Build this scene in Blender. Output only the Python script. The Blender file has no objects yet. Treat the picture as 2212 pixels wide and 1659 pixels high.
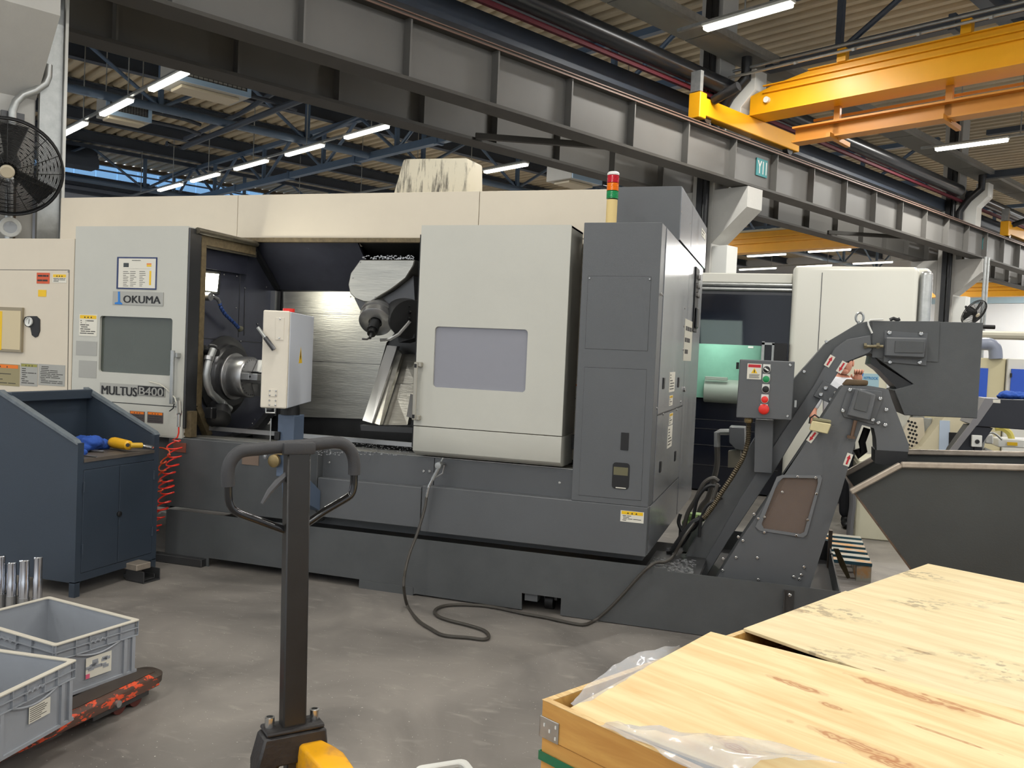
import bpy, bmesh, math, random
from mathutils import Vector as V, Matrix, noise
random.seed(4)
D=bpy.data; COL=bpy.context.scene.collection; PI=math.pi
# ------------------------------------------------------------ camera, world, exposure
sc=bpy.context.scene
H=1.55; F=1855.0; CX,CY=1106.0,829.5
def _cd(u,v): return V(((u-CX)/F,-(v-CY)/F,-1.0))
_y=_cd(1703,790).normalized(); _x=-(_cd(-4680,504)).normalized(); _z=_x.cross(_y).normalized(); _x=_y.cross(_z).normalized()
ROT=Matrix((_x,_y,_z))                      # camera axes -> the world (x along the lathe, y away, z up)
CAM=V((0,0,H))
cam=D.cameras.new('camera'); co=D.objects.new('camera',cam); COL.objects.link(co)
co.matrix_world=Matrix.Translation(CAM)@ROT.to_4x4()
cam.sensor_width=36; cam.lens=F/2212*36; cam.clip_start=.05; cam.clip_end=300
sc.camera=co
sc.view_settings.view_transform='Standard'; sc.view_settings.look='None'; sc.view_settings.gamma=1
sc.view_settings.use_curve_mapping=False; sc.view_settings.exposure=0.0
w=D.worlds.new('world'); sc.world=w; w.use_nodes=True
w.node_tree.nodes['Background'].inputs[0].default_value=(.90,.95,1.0,1); w.node_tree.nodes['Background'].inputs[1].default_value=1.0
try:
    sc.cycles.use_denoising=True; sc.cycles.use_adaptive_sampling=True; sc.cycles.adaptive_threshold=.06; sc.cycles.adaptive_min_samples=12; sc.cycles.max_bounces=5; sc.cycles.diffuse_bounces=2; sc.cycles.glossy_bounces=2
    sc.cycles.transmission_bounces=5; sc.cycles.transparent_max_bounces=10; sc.cycles.sample_clamp_indirect=4; sc.cycles.caustics_reflective=False; sc.cycles.caustics_refractive=False
except Exception: pass
# building frame: s runs along the crane girders, c across them
A=math.radians(28.845); GS=V((math.sin(A),math.cos(A),0)); GC=V((math.cos(A),-math.sin(A),0)); UP=V((0,0,1))
def W(s,c,z): return GS*s+GC*c+UP*z
def area(s,c,z,ls,lc,power,col=(1,.98,.93)):
    l=D.lights.new('tube_light','AREA'); l.shape='RECTANGLE'; l.size=ls; l.size_y=lc; l.energy=power; l.color=col
    o=D.objects.new('tube_light',l); COL.objects.link(o); o.location=W(s,c,z); o.rotation_euler=(0,0,-A); return o
LROWS=[(-7,(-16,-10,-4,2,8)),(-2.5,(-14,-8,-2,4,10)),(2,(-3,3,9)),(6.5,(-23,-17,-3,3)),(11,(-28,-22,-16,-6.9,-1,5)),(15.6,(-26,-20,-14,-5)),(20,(-26,-17,-7,-1)),(24.5,(-20,-4)),(30,(-28,-20,-6)),(36,(-24,-17,-5)),(42,(-20,-8,-2)),(46,(-12,-4))]
for s,cs in LROWS:
    for c in cs: area(s,c,6.42,.2,1.7,(120 if s<5 else 150 if s<14 else 260 if s<35 else 650))
# ------------------------------------------------------------ helpers
def ray(u,v): return ROT@_cd(u,v)
def _pl(u,v,n,d):
    r=ray(u,v); return CAM+r*((d-n.dot(CAM))/n.dot(r))
def PX(u,v,x): return _pl(u,v,V((1,0,0)),x)
def PY(u,v,y): return _pl(u,v,V((0,1,0)),y)
def PZ(u,v,z): return _pl(u,v,UP,z)
def PC(u,v,c): return _pl(u,v,GC,c)
def PS(u,v,s): return _pl(u,v,GS,s)
def PD(u,v,d): return CAM+ray(u,v)*d
def lin(c): return tuple((x/255/12.92 if x/255<=.04045 else ((x/255+.055)/1.055)**2.4) for x in c)
_M={}
def mat(name,col,rough=.5,metal=0,var=.0,vs=3,bump=0,bs=40,col2=None,fac=(.45,.65),coat=0,stretch=None,spec=.5):
    if name in _M: return _M[name]
    m=D.materials.new(name); m.use_nodes=True; nt=m.node_tree; N=nt.nodes; L=nt.links; b=N['Principled BSDF']
    c=lin(col); b.inputs['Base Color'].default_value=(*c,1); b.inputs['Roughness'].default_value=rough; b.inputs['Metallic'].default_value=metal
    b.inputs['Specular IOR Level'].default_value=spec
    if coat: b.inputs['Coat Weight'].default_value=coat
    tc=N.new('ShaderNodeTexCoord'); mp=N.new('ShaderNodeMapping'); L.new(tc.outputs['Object'],mp.inputs[0])
    if stretch: mp.inputs['Scale'].default_value=stretch
    if var or col2:
        n=N.new('ShaderNodeTexNoise'); n.inputs['Scale'].default_value=vs; n.inputs['Detail'].default_value=8; n.inputs['Roughness'].default_value=.65; L.new(mp.outputs[0],n.inputs['Vector'])
        r=N.new('ShaderNodeValToRGB'); L.new(n.outputs['Fac'],r.inputs[0]); r.color_ramp.elements[0].position=fac[0]-.15 if not col2 else fac[0]; r.color_ramp.elements[1].position=fac[1]+.1 if not col2 else fac[1]
        if col2: r.color_ramp.elements[0].color=(*c,1); r.color_ramp.elements[1].color=(*lin(col2),1)
        else: r.color_ramp.elements[0].color=(*[x*(1-var) for x in c],1); r.color_ramp.elements[1].color=(*[min(1,x*(1+var)) for x in c],1)
        L.new(r.outputs[0],b.inputs['Base Color'])
        mr=N.new('ShaderNodeMapRange'); mr.inputs[3].default_value=max(.03,rough-.08); mr.inputs[4].default_value=min(1,rough+.12); L.new(n.outputs['Fac'],mr.inputs[0]); L.new(mr.outputs[0],b.inputs['Roughness'])
    if bump:
        n2=N.new('ShaderNodeTexNoise'); n2.inputs['Scale'].default_value=bs; n2.inputs['Detail'].default_value=4; L.new(mp.outputs[0],n2.inputs['Vector'])
        bp=N.new('ShaderNodeBump'); bp.inputs['Strength'].default_value=bump; bp.inputs['Distance'].default_value=.01; L.new(n2.outputs['Fac'],bp.inputs['Height']); L.new(bp.outputs[0],b.inputs['Normal'])
    _M[name]=m; return m
def emis(name,col,st):
    m=D.materials.new(name); m.use_nodes=True; b=m.node_tree.nodes['Principled BSDF']
    b.inputs['Base Color'].default_value=(*lin(col),1); b.inputs['Emission Color'].default_value=(*lin(col),1); b.inputs['Emission Strength'].default_value=st; return m
def root_of(o):
    while o.parent: o=o.parent
    return o
class MB:
    def __init__(s): s.b=bmesh.new()
    def poly(s,pts):
        try: return s.b.faces.new([s.b.verts.new(p) for p in pts])
        except Exception: return None
    def prism(s,pts,vec):
        vec=V(vec); a=[s.b.verts.new(p) for p in pts]; c=[s.b.verts.new(V(p)+vec) for p in pts]; n=len(a)
        s.b.faces.new(a[::-1]); s.b.faces.new(c)
        for i in range(n): s.b.faces.new((a[i],a[(i+1)%n],c[(i+1)%n],c[i]))
        return s
    def obox(s,o,ex,ey,ez):
        o=V(o);ex=V(ex);ey=V(ey);return s.prism([o,o+ex,o+ex+ey,o+ey],ez)
    def box(s,p,q): return s.obox(p,(q[0]-p[0],0,0),(0,q[1]-p[1],0),(0,0,q[2]-p[2]))
    def gbox(s,s0,c0,z0,s1,c1,z1): return s.obox(W(s0,c0,z0),GS*(s1-s0),GC*(c1-c0),UP*(z1-z0))
    def cbox(s,c,ex,ey,ez): # centred, half vectors
        c=V(c);ex=V(ex);ey=V(ey);ez=V(ez); return s.obox(c-ex-ey-ez,ex*2,ey*2,ez*2)
    def beam(s,p,q,w,h,up=None):
        p=V(p);q=V(q);d=(q-p); u=V(up) if up else UP
        if abs(d.normalized().dot(u))>.99: u=GS
        x=d.cross(u).normalized()*w; y=x.cross(d).normalized()*h
        return s.obox(p-x/2-y/2,d,x,y)
    def lathe(s,p,ax,prof,n=24):
        p=V(p);ax=V(ax).normalized(); t=V((0,0,1)) if abs(ax.z)<.9 else V((1,0,0)); e1=ax.cross(t).normalized(); e2=ax.cross(e1)
        rings=[]
        for r,h in prof:
            if r<1e-6: rings.append([s.b.verts.new(p+ax*h)])
            else: rings.append([s.b.verts.new(p+ax*h+(e1*math.cos(2*PI*i/n)+e2*math.sin(2*PI*i/n))*r) for i in range(n)])
        for a,c in zip(rings,rings[1:]):
            for i in range(n):
                j=(i+1)%n
                if len(a)==1 and len(c)==1: continue
                if len(a)==1: s.b.faces.new((a[0],c[i],c[j]))
                elif len(c)==1: s.b.faces.new((a[i],a[j],c[0]))
                else: s.b.faces.new((a[i],a[j],c[j],c[i]))
        return s
    def cyl(s,p,q,r,n=16,r2=None):
        p=V(p);q=V(q); return s.lathe(p,q-p,[(0,0),(r,0),(r if r2 is None else r2,(q-p).length),(0,(q-p).length)],n)
    def sphere(s,c,r,n=12,sc=(1,1,1)):
        c=V(c); m=Matrix.Translation(c)@Matrix.Diagonal((sc[0],sc[1],sc[2],1)); bmesh.ops.create_uvsphere(s.b,u_segments=n,v_segments=max(6,n//2),radius=r,matrix=m); return s
    def tube(s,pts,r,n=8,closed=False):
        pts=[V(p) for p in pts]; m=len(pts); rings=[]; prev=None
        for i,p in enumerate(pts):
            if closed: t=(pts[(i+1)%m]-pts[i-1])
            else: t=(pts[min(i+1,m-1)]-pts[max(i-1,0)])
            t=t.normalized() if t.length>1e-9 else UP
            if prev is None: a=V((0,0,1)) if abs(t.z)<.9 else V((1,0,0)); e=t.cross(a).normalized()
            else: e=(prev-t*prev.dot(t)); e=e.normalized() if e.length>1e-6 else prev
            prev=e; f=t.cross(e); rr=r[i] if isinstance(r,(list,tuple)) else r
            rings.append([s.b.verts.new(p+(e*math.cos(2*PI*k/n)+f*math.sin(2*PI*k/n))*rr) for k in range(n)])
        R=list(zip(rings,rings[1:]))+([(rings[-1],rings[0])] if closed else [])
        for a,c in R:
            for k in range(n): s.b.faces.new((a[k],a[(k+1)%n],c[(k+1)%n],c[k]))
        if not closed: s.b.faces.new(rings[0][::-1]); s.b.faces.new(rings[-1])
        return s
    def plate(s,outer,holes,o,ex,ey,th):
        """outline and holes as 2d points in the frame o, ex, ey (unit vectors), thickness vector th"""
        o=V(o);ex=V(ex);ey=V(ey);th=V(th); b=s.b; es=[]; vs=[]
        for loop in [outer]+holes:
            vv=[b.verts.new(o+ex*x+ey*y) for x,y in loop]; vs+=vv
            es+=[b.edges.new((vv[i],vv[(i+1)%len(vv)])) for i in range(len(vv))]
        r=bmesh.ops.triangle_fill(b,edges=es,use_beauty=True); fs=[f for f in r['geom'] if isinstance(f,bmesh.types.BMFace)]
        r2=bmesh.ops.extrude_face_region(b,geom=fs,use_keep_orig=True)
        bmesh.ops.translate(b,verts=[x for x in r2['geom'] if isinstance(x,bmesh.types.BMVert)],vec=th); return s
    def build(s,name,m,parent=None,bevel=0,seg=1,smooth=35,kind=None,label=None):
        b=s.b; bmesh.ops.recalc_face_normals(b,faces=b.faces)
        if bevel:
            try:
                ed=[e for e in b.edges if len(e.link_faces)==2 and e.calc_face_angle(0)>.6]
                bmesh.ops.bevel(b,geom=ed,offset=bevel,segments=seg,affect='EDGES',clamp_overlap=True,profile=.5)
            except Exception: pass
        me=D.meshes.new(name)
        if parent: off=root_of(parent).location.copy()
        else:
            xs=[v.co for v in b.verts]; off=V(((min(p.x for p in xs)+max(p.x for p in xs))/2,(min(p.y for p in xs)+max(p.y for p in xs))/2,min(p.z for p in xs)))
        bmesh.ops.translate(b,verts=b.verts,vec=-off); b.to_mesh(me); b.free()
        me.materials.append(m)
        if smooth:
            me.shade_smooth(); me.set_sharp_from_angle(angle=math.radians(smooth))
        o=D.objects.new(name,me); COL.objects.link(o)
        if parent: o.parent=parent
        else: o.location=off
        if kind: o['kind']=kind
        if label: o['label']=label
        return o
def tag(o,label,cat,group=None,kind=None):
    o['label']=label; o['category']=cat
    if group: o['group']=group
    if kind: o['kind']=kind
    return o
def thing(name,label,cat,loc,group=None):
    o=D.objects.new(name,None); COL.objects.link(o); o.location=V(loc); o.empty_display_size=.1; return tag(o,label,cat,group)
def struct(mb,name,m,**k):
    o=mb.build(name,m,**k); o['kind']='structure'; return o
def dup(r,delta,label,rot=None):
    c=r.copy(); COL.objects.link(c); c.location=r.location+V(delta); c['label']=label
    def rec(a,b):
        for ch in a.children:
            d=ch.copy(); COL.objects.link(d); d.parent=b; rec(ch,d)
    rec(r,c); return c
def rrect(x0,y0,x1,y1,r,n=4):
    P=[]
    for cx,cy,a in ((x1-r,y1-r,0),(x0+r,y1-r,PI/2),(x0+r,y0+r,PI),(x1-r,y0+r,1.5*PI)):
        for i in range(n+1): t=a+PI/2*i/n; P.append((cx+r*math.cos(t),cy+r*math.sin(t)))
    return P
def text(st,o,ex,ey,width,m,parent,bold=0,name='lettering',shear=0,th=.001,height=None,dx=0):
    c=D.curves.new('t','FONT'); c.body=st; c.size=1; c.offset=bold; c.extrude=.0; c.resolution_u=3; c.shear=shear
    t=D.objects.new('t',c); COL.objects.link(t); dg=bpy.context.evaluated_depsgraph_get(); me=D.meshes.new_from_object(t.evaluated_get(dg)); D.objects.remove(t); D.curves.remove(c)
    xs=[v.co.x for v in me.vertices]; ys=[v.co.y for v in me.vertices]; x0,x1,y0,y1=min(xs),max(xs),min(ys),max(ys); k=width/(x1-x0); ky=k if height is None else height/(y1-y0)
    ex=V(ex).normalized(); ey=V(ey).normalized(); nz=ex.cross(ey)
    mb=MB(); mb.b.from_mesh(me); D.meshes.remove(me)
    for v in mb.b.verts: v.co=V(o)+ex*((v.co.x-x0)*k)+ey*((v.co.y-y0)*ky)+nz*th
    if dx:
        g=bmesh.ops.duplicate(mb.b,geom=mb.b.verts[:]+mb.b.edges[:]+mb.b.faces[:]); bmesh.ops.translate(mb.b,verts=[x for x in g['geom'] if isinstance(x,bmesh.types.BMVert)],vec=ex*dx+nz*.0001)
    return mb.build(name,m,parent,smooth=0)
# ------------------------------------------------------------ materials
cream=mat('cream_paint',(214,203,183),.42,var=.05,vs=1.2,bump=.04,bs=300)
doorg=mat('light_grey_paint',(194,193,183),.38,var=.04,vs=1.5,bump=.05,bs=260)
dgrey=mat('charcoal_paint',(91,93,95),.38,var=.06,vs=2,bump=.06,bs=240)
dgrey2=mat('worn_charcoal_paint',(80,82,83),.42,var=.16,vs=3,bump=.06,bs=200)
glossg=mat('brushed_side_panel',(166,169,174),.22,metal=.65,var=.02,vs=1.2,stretch=(1,3,.5))
inner=mat('oily_inner_panel',(88,90,102),.22,metal=.45,var=.15,vs=4,spec=.6)
silver=mat('stainless_sheet',(176,174,166),.34,metal=.9,var=.14,vs=5,stretch=(.6,1,7),bump=.12,bs=18)
steel=mat('machined_steel',(176,176,176),.3,metal=.85,var=.03,vs=3)
dsteel=mat('dark_oily_steel',(84,84,85),.32,metal=.7,var=.06,vs=4)
bolt_m=mat('bolt_steel',(190,190,188),.25,metal=.9)
black=mat('black_plastic',(22,22,23),.5)
blackm=mat('black_painted_metal',(30,30,31),.32,var=.3,vs=12)
rubber=mat('grip_rubber',(58,58,60),.6,bump=.2,bs=500)
girdm=mat('grey_girder_paint',(106,104,100),.5,var=.09,vs=.8,bump=.03,bs=60)
girdd=mat('shaded_flange_paint',(68,65,60),.6,var=.15,vs=4)  # the girder grey in its shaded tone, shade put into the flange colour
concr=mat('painted_concrete',(196,194,188),.8,var=.06,vs=2,bump=.15,bs=40)
bluem=mat('blue_grey_steel',(92,112,136),.3,var=.08,vs=3)
dbeam=mat('dark_blue_steel',(66,74,86),.45,var=.1,vs=3)
deckm=mat('roof_deck',(206,192,164),.6,var=.05,vs=2)
yel=mat('crane_yellow',(236,166,12),.4,var=.06,vs=1.5)
yeld=mat('worn_yellow',(240,172,24),.42,col2=(196,140,70),vs=9,fac=(.48,.66))
brown=mat('ochre_beam_paint',(196,130,44),.45,var=.05,vs=2)
white=mat('white_enamel',(226,226,220),.3,var=.02,vs=2)
wcream=mat('machine_white',(226,224,212),.3,var=.02,vs=1)
navy=mat('black_glass_panel',(22,25,34),.12)
benchm=mat('bench_blue_grey',(52,62,74),.45,var=.07,vs=3,bump=.08,bs=200)
plast=mat('grey_crate_plastic',(152,156,162),.45,var=.06,vs=4,bump=.03,bs=60)
plastr=mat('crate_rim_plastic',(196,190,176),.5,var=.06,vs=6)
red=mat('red_plastic',(225,45,35),.35); green=mat('green_plastic',(20,140,80),.35); orange=mat('orange_plastic',(240,120,10),.3)
redhose=mat('red_hose',(228,52,34),.3)
paper=mat('paper_label',(222,218,204),.6); ink=mat('print_ink',(52,50,48),.7); ylab=mat('label_yellow',(236,190,20),.5); olab=mat('label_orange',(232,120,24),.5); rlab=mat('label_red',(190,30,44),.5); blab=mat('blue_print',(40,60,120),.5)
silvlab=mat('silver_label',(170,168,160),.4,metal=.4)
cloth=mat('blue_cloth',(44,84,170),.9,var=.15,vs=12,bump=.3,bs=120)
rust=mat('bare_rusty_edge',(176,164,150),.4,metal=.5,var=.2,vs=20)
galv=mat('galvanised',(176,178,176),.35,metal=.7,var=.15,vs=14)
concf=galv
lamp=emis('lamp_tube',(255,252,240),7.0); lamp.cycles.emission_sampling='NONE'
def glass(name,col,rough=.05,alpha=.25,tint=None):
    m=D.materials.new(name); m.use_nodes=True; N=m.node_tree.nodes; L=m.node_tree.links; b=N['Principled BSDF']; b.inputs['Base Color'].default_value=(*lin(col),1); b.inputs['Roughness'].default_value=rough
    b.inputs['Alpha'].default_value=alpha; b.inputs['Specular IOR Level'].default_value=.7; return m
glz=glass('reflection_grey_window',(150,150,158),.08,.82); glz2=glass('left_window',(92,98,90),.06,.72); film=glass('plastic_film',(225,228,232),.12,.28)  # the door pane's grey has its violet-grey reflection mixed into the colour
def woodmat(name,c1,c2,c3,ang=A,knots=True,scl=1.0,stain=False,spots=()):
    m=D.materials.new(name); m.use_nodes=True; N=m.node_tree.nodes; L=m.node_tree.links; b=N['Principled BSDF']; b.inputs['Roughness'].default_value=.62
    tc=N.new('ShaderNodeTexCoord'); mp=N.new('ShaderNodeMapping'); mp.inputs['Rotation'].default_value=(0,0,A); L.new(tc.outputs['Object'],mp.inputs[0])
    mp2=N.new('ShaderNodeMapping'); mp2.inputs['Scale'].default_value=(1.1*scl,9*scl,9*scl); L.new(mp.outputs[0],mp2.inputs[0])
    n=N.new('ShaderNodeTexNoise'); n.inputs['Scale'].default_value=2.2; n.inputs['Detail'].default_value=9; n.inputs['Distortion'].default_value=.8; L.new(mp2.outputs[0],n.inputs['Vector'])
    r=N.new('ShaderNodeValToRGB'); e=r.color_ramp.elements; e[0].position=.3; e[0].color=(*lin(c2),1); e[1].position=.62; e[1].color=(*lin(c1),1); L.new(n.outputs['Fac'],r.inputs[0]); out=r.outputs[0]
    if knots:
        mp3=N.new('ShaderNodeMapping'); mp3.inputs['Scale'].default_value=(1.25,5.5,1); mp3.inputs['Location'].default_value=(.3,.55,0); L.new(mp.outputs[0],mp3.inputs[0])
        vo=N.new('ShaderNodeTexVoronoi'); vo.inputs['Scale'].default_value=1.35; L.new(mp3.outputs[0],vo.inputs['Vector'])
        n3=N.new('ShaderNodeTexNoise'); n3.inputs['Scale'].default_value=9; L.new(mp3.outputs[0],n3.inputs['Vector'])
        ad=N.new('ShaderNodeMath'); ad.operation='MULTIPLY_ADD'; ad.inputs[1].default_value=.16; L.new(n3.outputs['Fac'],ad.inputs[0]); L.new(vo.outputs['Distance'],ad.inputs[2])
        sn=N.new('ShaderNodeMath'); sn.operation='SINE'; ml=N.new('ShaderNodeMath'); ml.operation='MULTIPLY'; ml.inputs[1].default_value=110; L.new(ad.outputs[0],ml.inputs[0]); L.new(ml.outputs[0],sn.inputs[0])
        rr=N.new('ShaderNodeValToRGB'); rr.color_ramp.elements[0].position=.26; rr.color_ramp.elements[0].color=(1,1,1,1); rr.color_ramp.elements[1].position=.34; rr.color_ramp.elements[1].color=(0,0,0,1); L.new(ad.outputs[0],rr.inputs[0])
        m2=N.new('ShaderNodeMath'); m2.operation='MULTIPLY_ADD'; m2.inputs[1].default_value=.25; m2.inputs[2].default_value=.6; L.new(sn.outputs[0],m2.inputs[0])
        m3=N.new('ShaderNodeMath'); m3.operation='MULTIPLY'; L.new(m2.outputs[0],m3.inputs[0]); L.new(rr.outputs[0],m3.inputs[1])
        sx=N.new('ShaderNodeSeparateColor'); L.new(vo.outputs['Color'],sx.inputs[0]); gt=N.new('ShaderNodeMath'); gt.operation='GREATER_THAN'; gt.inputs[1].default_value=.60; L.new(sx.outputs[0],gt.inputs[0])
        m4=N.new('ShaderNodeMath'); m4.operation='MULTIPLY'; L.new(m3.outputs[0],m4.inputs[0]); L.new(gt.outputs[0],m4.inputs[1]); m3=m4
        mx=N.new('ShaderNodeMixRGB'); mx.inputs[2].default_value=(*lin(c3),1); L.new(m3.outputs[0],mx.inputs[0]); L.new(out,mx.inputs[1]); out=mx.outputs[0]
    for u_,v_,la,lb in spots:
        p_=PZ(u_,v_,.72); ge=N.new('ShaderNodeNewGeometry'); sb_=N.new('ShaderNodeVectorMath'); sb_.operation='SUBTRACT'; sb_.inputs[1].default_value=(p_.x,p_.y,0); L.new(ge.outputs['Position'],sb_.inputs[0])
        d1=N.new('ShaderNodeVectorMath'); d1.operation='DOT_PRODUCT'; d1.inputs[1].default_value=tuple(GC/la); d2=N.new('ShaderNodeVectorMath'); d2.operation='DOT_PRODUCT'; d2.inputs[1].default_value=tuple(GS/lb); L.new(sb_.outputs[0],d1.inputs[0]); L.new(sb_.outputs[0],d2.inputs[0])
        cb_=N.new('ShaderNodeCombineXYZ'); L.new(d1.outputs['Value'],cb_.inputs[0]); L.new(d2.outputs['Value'],cb_.inputs[1])
        ln=N.new('ShaderNodeVectorMath'); ln.operation='LENGTH'; L.new(cb_.outputs[0],ln.inputs[0])
        nn_=N.new('ShaderNodeTexNoise'); nn_.inputs['Scale'].default_value=26; L.new(ge.outputs['Position'],nn_.inputs['Vector'])
        aa=N.new('ShaderNodeMath'); aa.operation='MULTIPLY_ADD'; aa.inputs[1].default_value=1.3; L.new(nn_.outputs['Fac'],aa.inputs[0]); L.new(ln.outputs['Value'],aa.inputs[2])
        si=N.new('ShaderNodeMath'); si.operation='MULTIPLY'; si.inputs[1].default_value=16; L.new(aa.outputs[0],si.inputs[0]); s2_=N.new('ShaderNodeMath'); s2_.operation='SINE'; L.new(si.outputs[0],s2_.inputs[0])
        s3_=N.new('ShaderNodeMath'); s3_.operation='MULTIPLY_ADD'; s3_.inputs[1].default_value=.22; s3_.inputs[2].default_value=.55; L.new(s2_.outputs[0],s3_.inputs[0])
        rk=N.new('ShaderNodeMapRange'); rk.inputs[1].default_value=1.35; rk.inputs[2].default_value=1.75; rk.inputs[3].default_value=1; rk.inputs[4].default_value=0; L.new(aa.outputs[0],rk.inputs[0])
        mk=N.new('ShaderNodeMath'); mk.operation='MULTIPLY'; L.new(s3_.outputs[0],mk.inputs[0]); L.new(rk.outputs[0],mk.inputs[1])
        mq=N.new('ShaderNodeMixRGB'); mq.inputs[2].default_value=(*lin(c3),1); L.new(mk.outputs[0],mq.inputs[0]); L.new(out,mq.inputs[1]); out=mq.outputs[0]
    if stain:
        ns=N.new('ShaderNodeTexNoise'); ns.inputs['Scale'].default_value=3.1; L.new(tc.outputs['Object'],ns.inputs['Vector']); rs_=N.new('ShaderNodeValToRGB'); rs_.color_ramp.elements[0].position=.56; rs_.color_ramp.elements[0].color=(0,0,0,1); rs_.color_ramp.elements[1].position=.66; rs_.color_ramp.elements[1].color=(1,1,1,1); L.new(ns.outputs['Fac'],rs_.inputs[0])
        nw=N.new('ShaderNodeTexNoise'); nw.inputs['Scale'].default_value=42; nw.inputs['Detail'].default_value=3; L.new(tc.outputs['Object'],nw.inputs['Vector']); rw=N.new('ShaderNodeValToRGB'); rw.color_ramp.elements[0].position=.5; rw.color_ramp.elements[0].color=(0,0,0,1); rw.color_ramp.elements[1].position=.6; rw.color_ramp.elements[1].color=(.55,.55,.55,1); L.new(nw.outputs['Fac'],rw.inputs[0])
        mm=N.new('ShaderNodeMixRGB'); mm.blend_type='MULTIPLY'; mm.inputs[0].default_value=1; L.new(rs_.outputs[0],mm.inputs[1]); L.new(rw.outputs[0],mm.inputs[2])
        mz=N.new('ShaderNodeMixRGB'); mz.inputs[2].default_value=(*lin((120,108,92)),1); L.new(mm.outputs[0],mz.inputs[0]); L.new(out,mz.inputs[1]); out=mz.outputs[0]
    L.new(out,b.inputs['Base Color'])
    bp=N.new('ShaderNodeBump'); bp.inputs['Strength'].default_value=.15; bp.inputs['Distance'].default_value=.003; L.new(n.outputs['Fac'],bp.inputs['Height']); L.new(bp.outputs[0],b.inputs['Normal']); return m
ply=woodmat('pine_plywood',(234,212,162),(218,182,126),(168,100,50),spots=((1720,1480,.075,.017),(1800,1524,.04,.012),(1588,1596,.06,.018),(1960,1504,.17,.02),(2120,1545,.16,.008),(1856,1602,.15,.022),(1930,1640,.08,.02),(2050,1590,.10,.006))); ply2=woodmat('pale_plywood',(230,212,170),(214,192,146),(140,100,66),stain=True,spots=((1990,1402,.05,.010),(2180,1330,.03,.006),(1900,1440,.02,.006),(1960,1300,.02,.005))); plyside=woodmat('varnished_plywood',(216,166,90),(190,134,66),(150,90,40),knots=False); plyedge=woodmat('plywood_edge',(226,196,140),(190,150,96),(150,90,40),knots=False,scl=6)
# ============================================================ building shell
def floormat():
    m=D.materials.new('dusty_concrete_floor'); m.use_nodes=True; N=m.node_tree.nodes; L=m.node_tree.links; b=N['Principled BSDF']
    tc=N.new('ShaderNodeTexCoord')
    def noi(scale,det,strx=1,dist=0,loc=0):
        mp=N.new('ShaderNodeMapping'); mp.inputs['Scale'].default_value=(1,strx,1); mp.inputs['Rotation'].default_value=(0,0,.5); mp.inputs['Location'].default_value=(loc,loc,0); L.new(tc.outputs['Object'],mp.inputs[0])
        n=N.new('ShaderNodeTexNoise'); n.inputs['Scale'].default_value=scale; n.inputs['Detail'].default_value=det; n.inputs['Distortion'].default_value=dist; L.new(mp.outputs[0],n.inputs['Vector']); return n
    a=noi(1.1,8,1,1.2); r=N.new('ShaderNodeValToRGB'); e=r.color_ramp.elements; e[0].position=.32; e[0].color=(*lin((100,96,92)),1); e[1].position=.7; e[1].color=(*lin((142,136,129)),1); L.new(a.outputs['Fac'],r.inputs[0])
    s=noi(7,6,2.5,.6,3); r2=N.new('ShaderNodeValToRGB'); r2.color_ramp.elements[0].position=.58; r2.color_ramp.elements[0].color=(0,0,0,1); r2.color_ramp.elements[1].position=.75; r2.color_ramp.elements[1].color=(.35,.35,.35,1); L.new(s.outputs['Fac'],r2.inputs[0])
    mx=N.new('ShaderNodeMixRGB'); mx.inputs[2].default_value=(*lin((170,164,154)),1); L.new(r2.outputs[0],mx.inputs[0]); L.new(r.outputs[0],mx.inputs[1])
    sp=noi(90,2,1,0,9); r3=N.new('ShaderNodeValToRGB'); r3.color_ramp.elements[0].position=.71; r3.color_ramp.elements[0].color=(0,0,0,1); r3.color_ramp.elements[1].position=.74; r3.color_ramp.elements[1].color=(1,1,1,1); L.new(sp.outputs['Fac'],r3.inputs[0])
    m2=N.new('ShaderNodeMixRGB'); m2.inputs[2].default_value=(*lin((205,200,190)),1); L.new(r3.outputs[0],m2.inputs[0]); L.new(mx.outputs[0],m2.inputs[1])
    L.new(m2.outputs[0],b.inputs['Base Color']); b.inputs['Roughness'].default_value=.45
    bp=N.new('ShaderNodeBump'); bp.inputs['Strength'].default_value=.08; bp.inputs['Distance'].default_value=.01; L.new(s.outputs['Fac'],bp.inputs['Height']); L.new(bp.outputs[0],b.inputs['Normal']); return m
ZR=8.35
struct(MB().gbox(-9,-36.3,-.1,52,14,0),'floor',floormat(),smooth=0)
# trapezoid roof deck, ribs along c
mb=MB(); s=-9.0; P=[]
while s<52:
    P+=[(s,ZR),(s+.14,ZR),(s+.19,ZR+.12),(s+.30,ZR+.12),(s+.35,ZR)]; s+=.35
b=mb.b; r0=[b.verts.new(W(x,-36.2,z)) for x,z in P]; r1=[b.verts.new(W(x,13.5,z)) for x,z in P]
for i in range(len(P)-1): b.faces.new((r0[i],r0[i+1],r1[i+1],r1[i]))
struct(mb,'ceiling',deckm,smooth=0)
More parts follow.
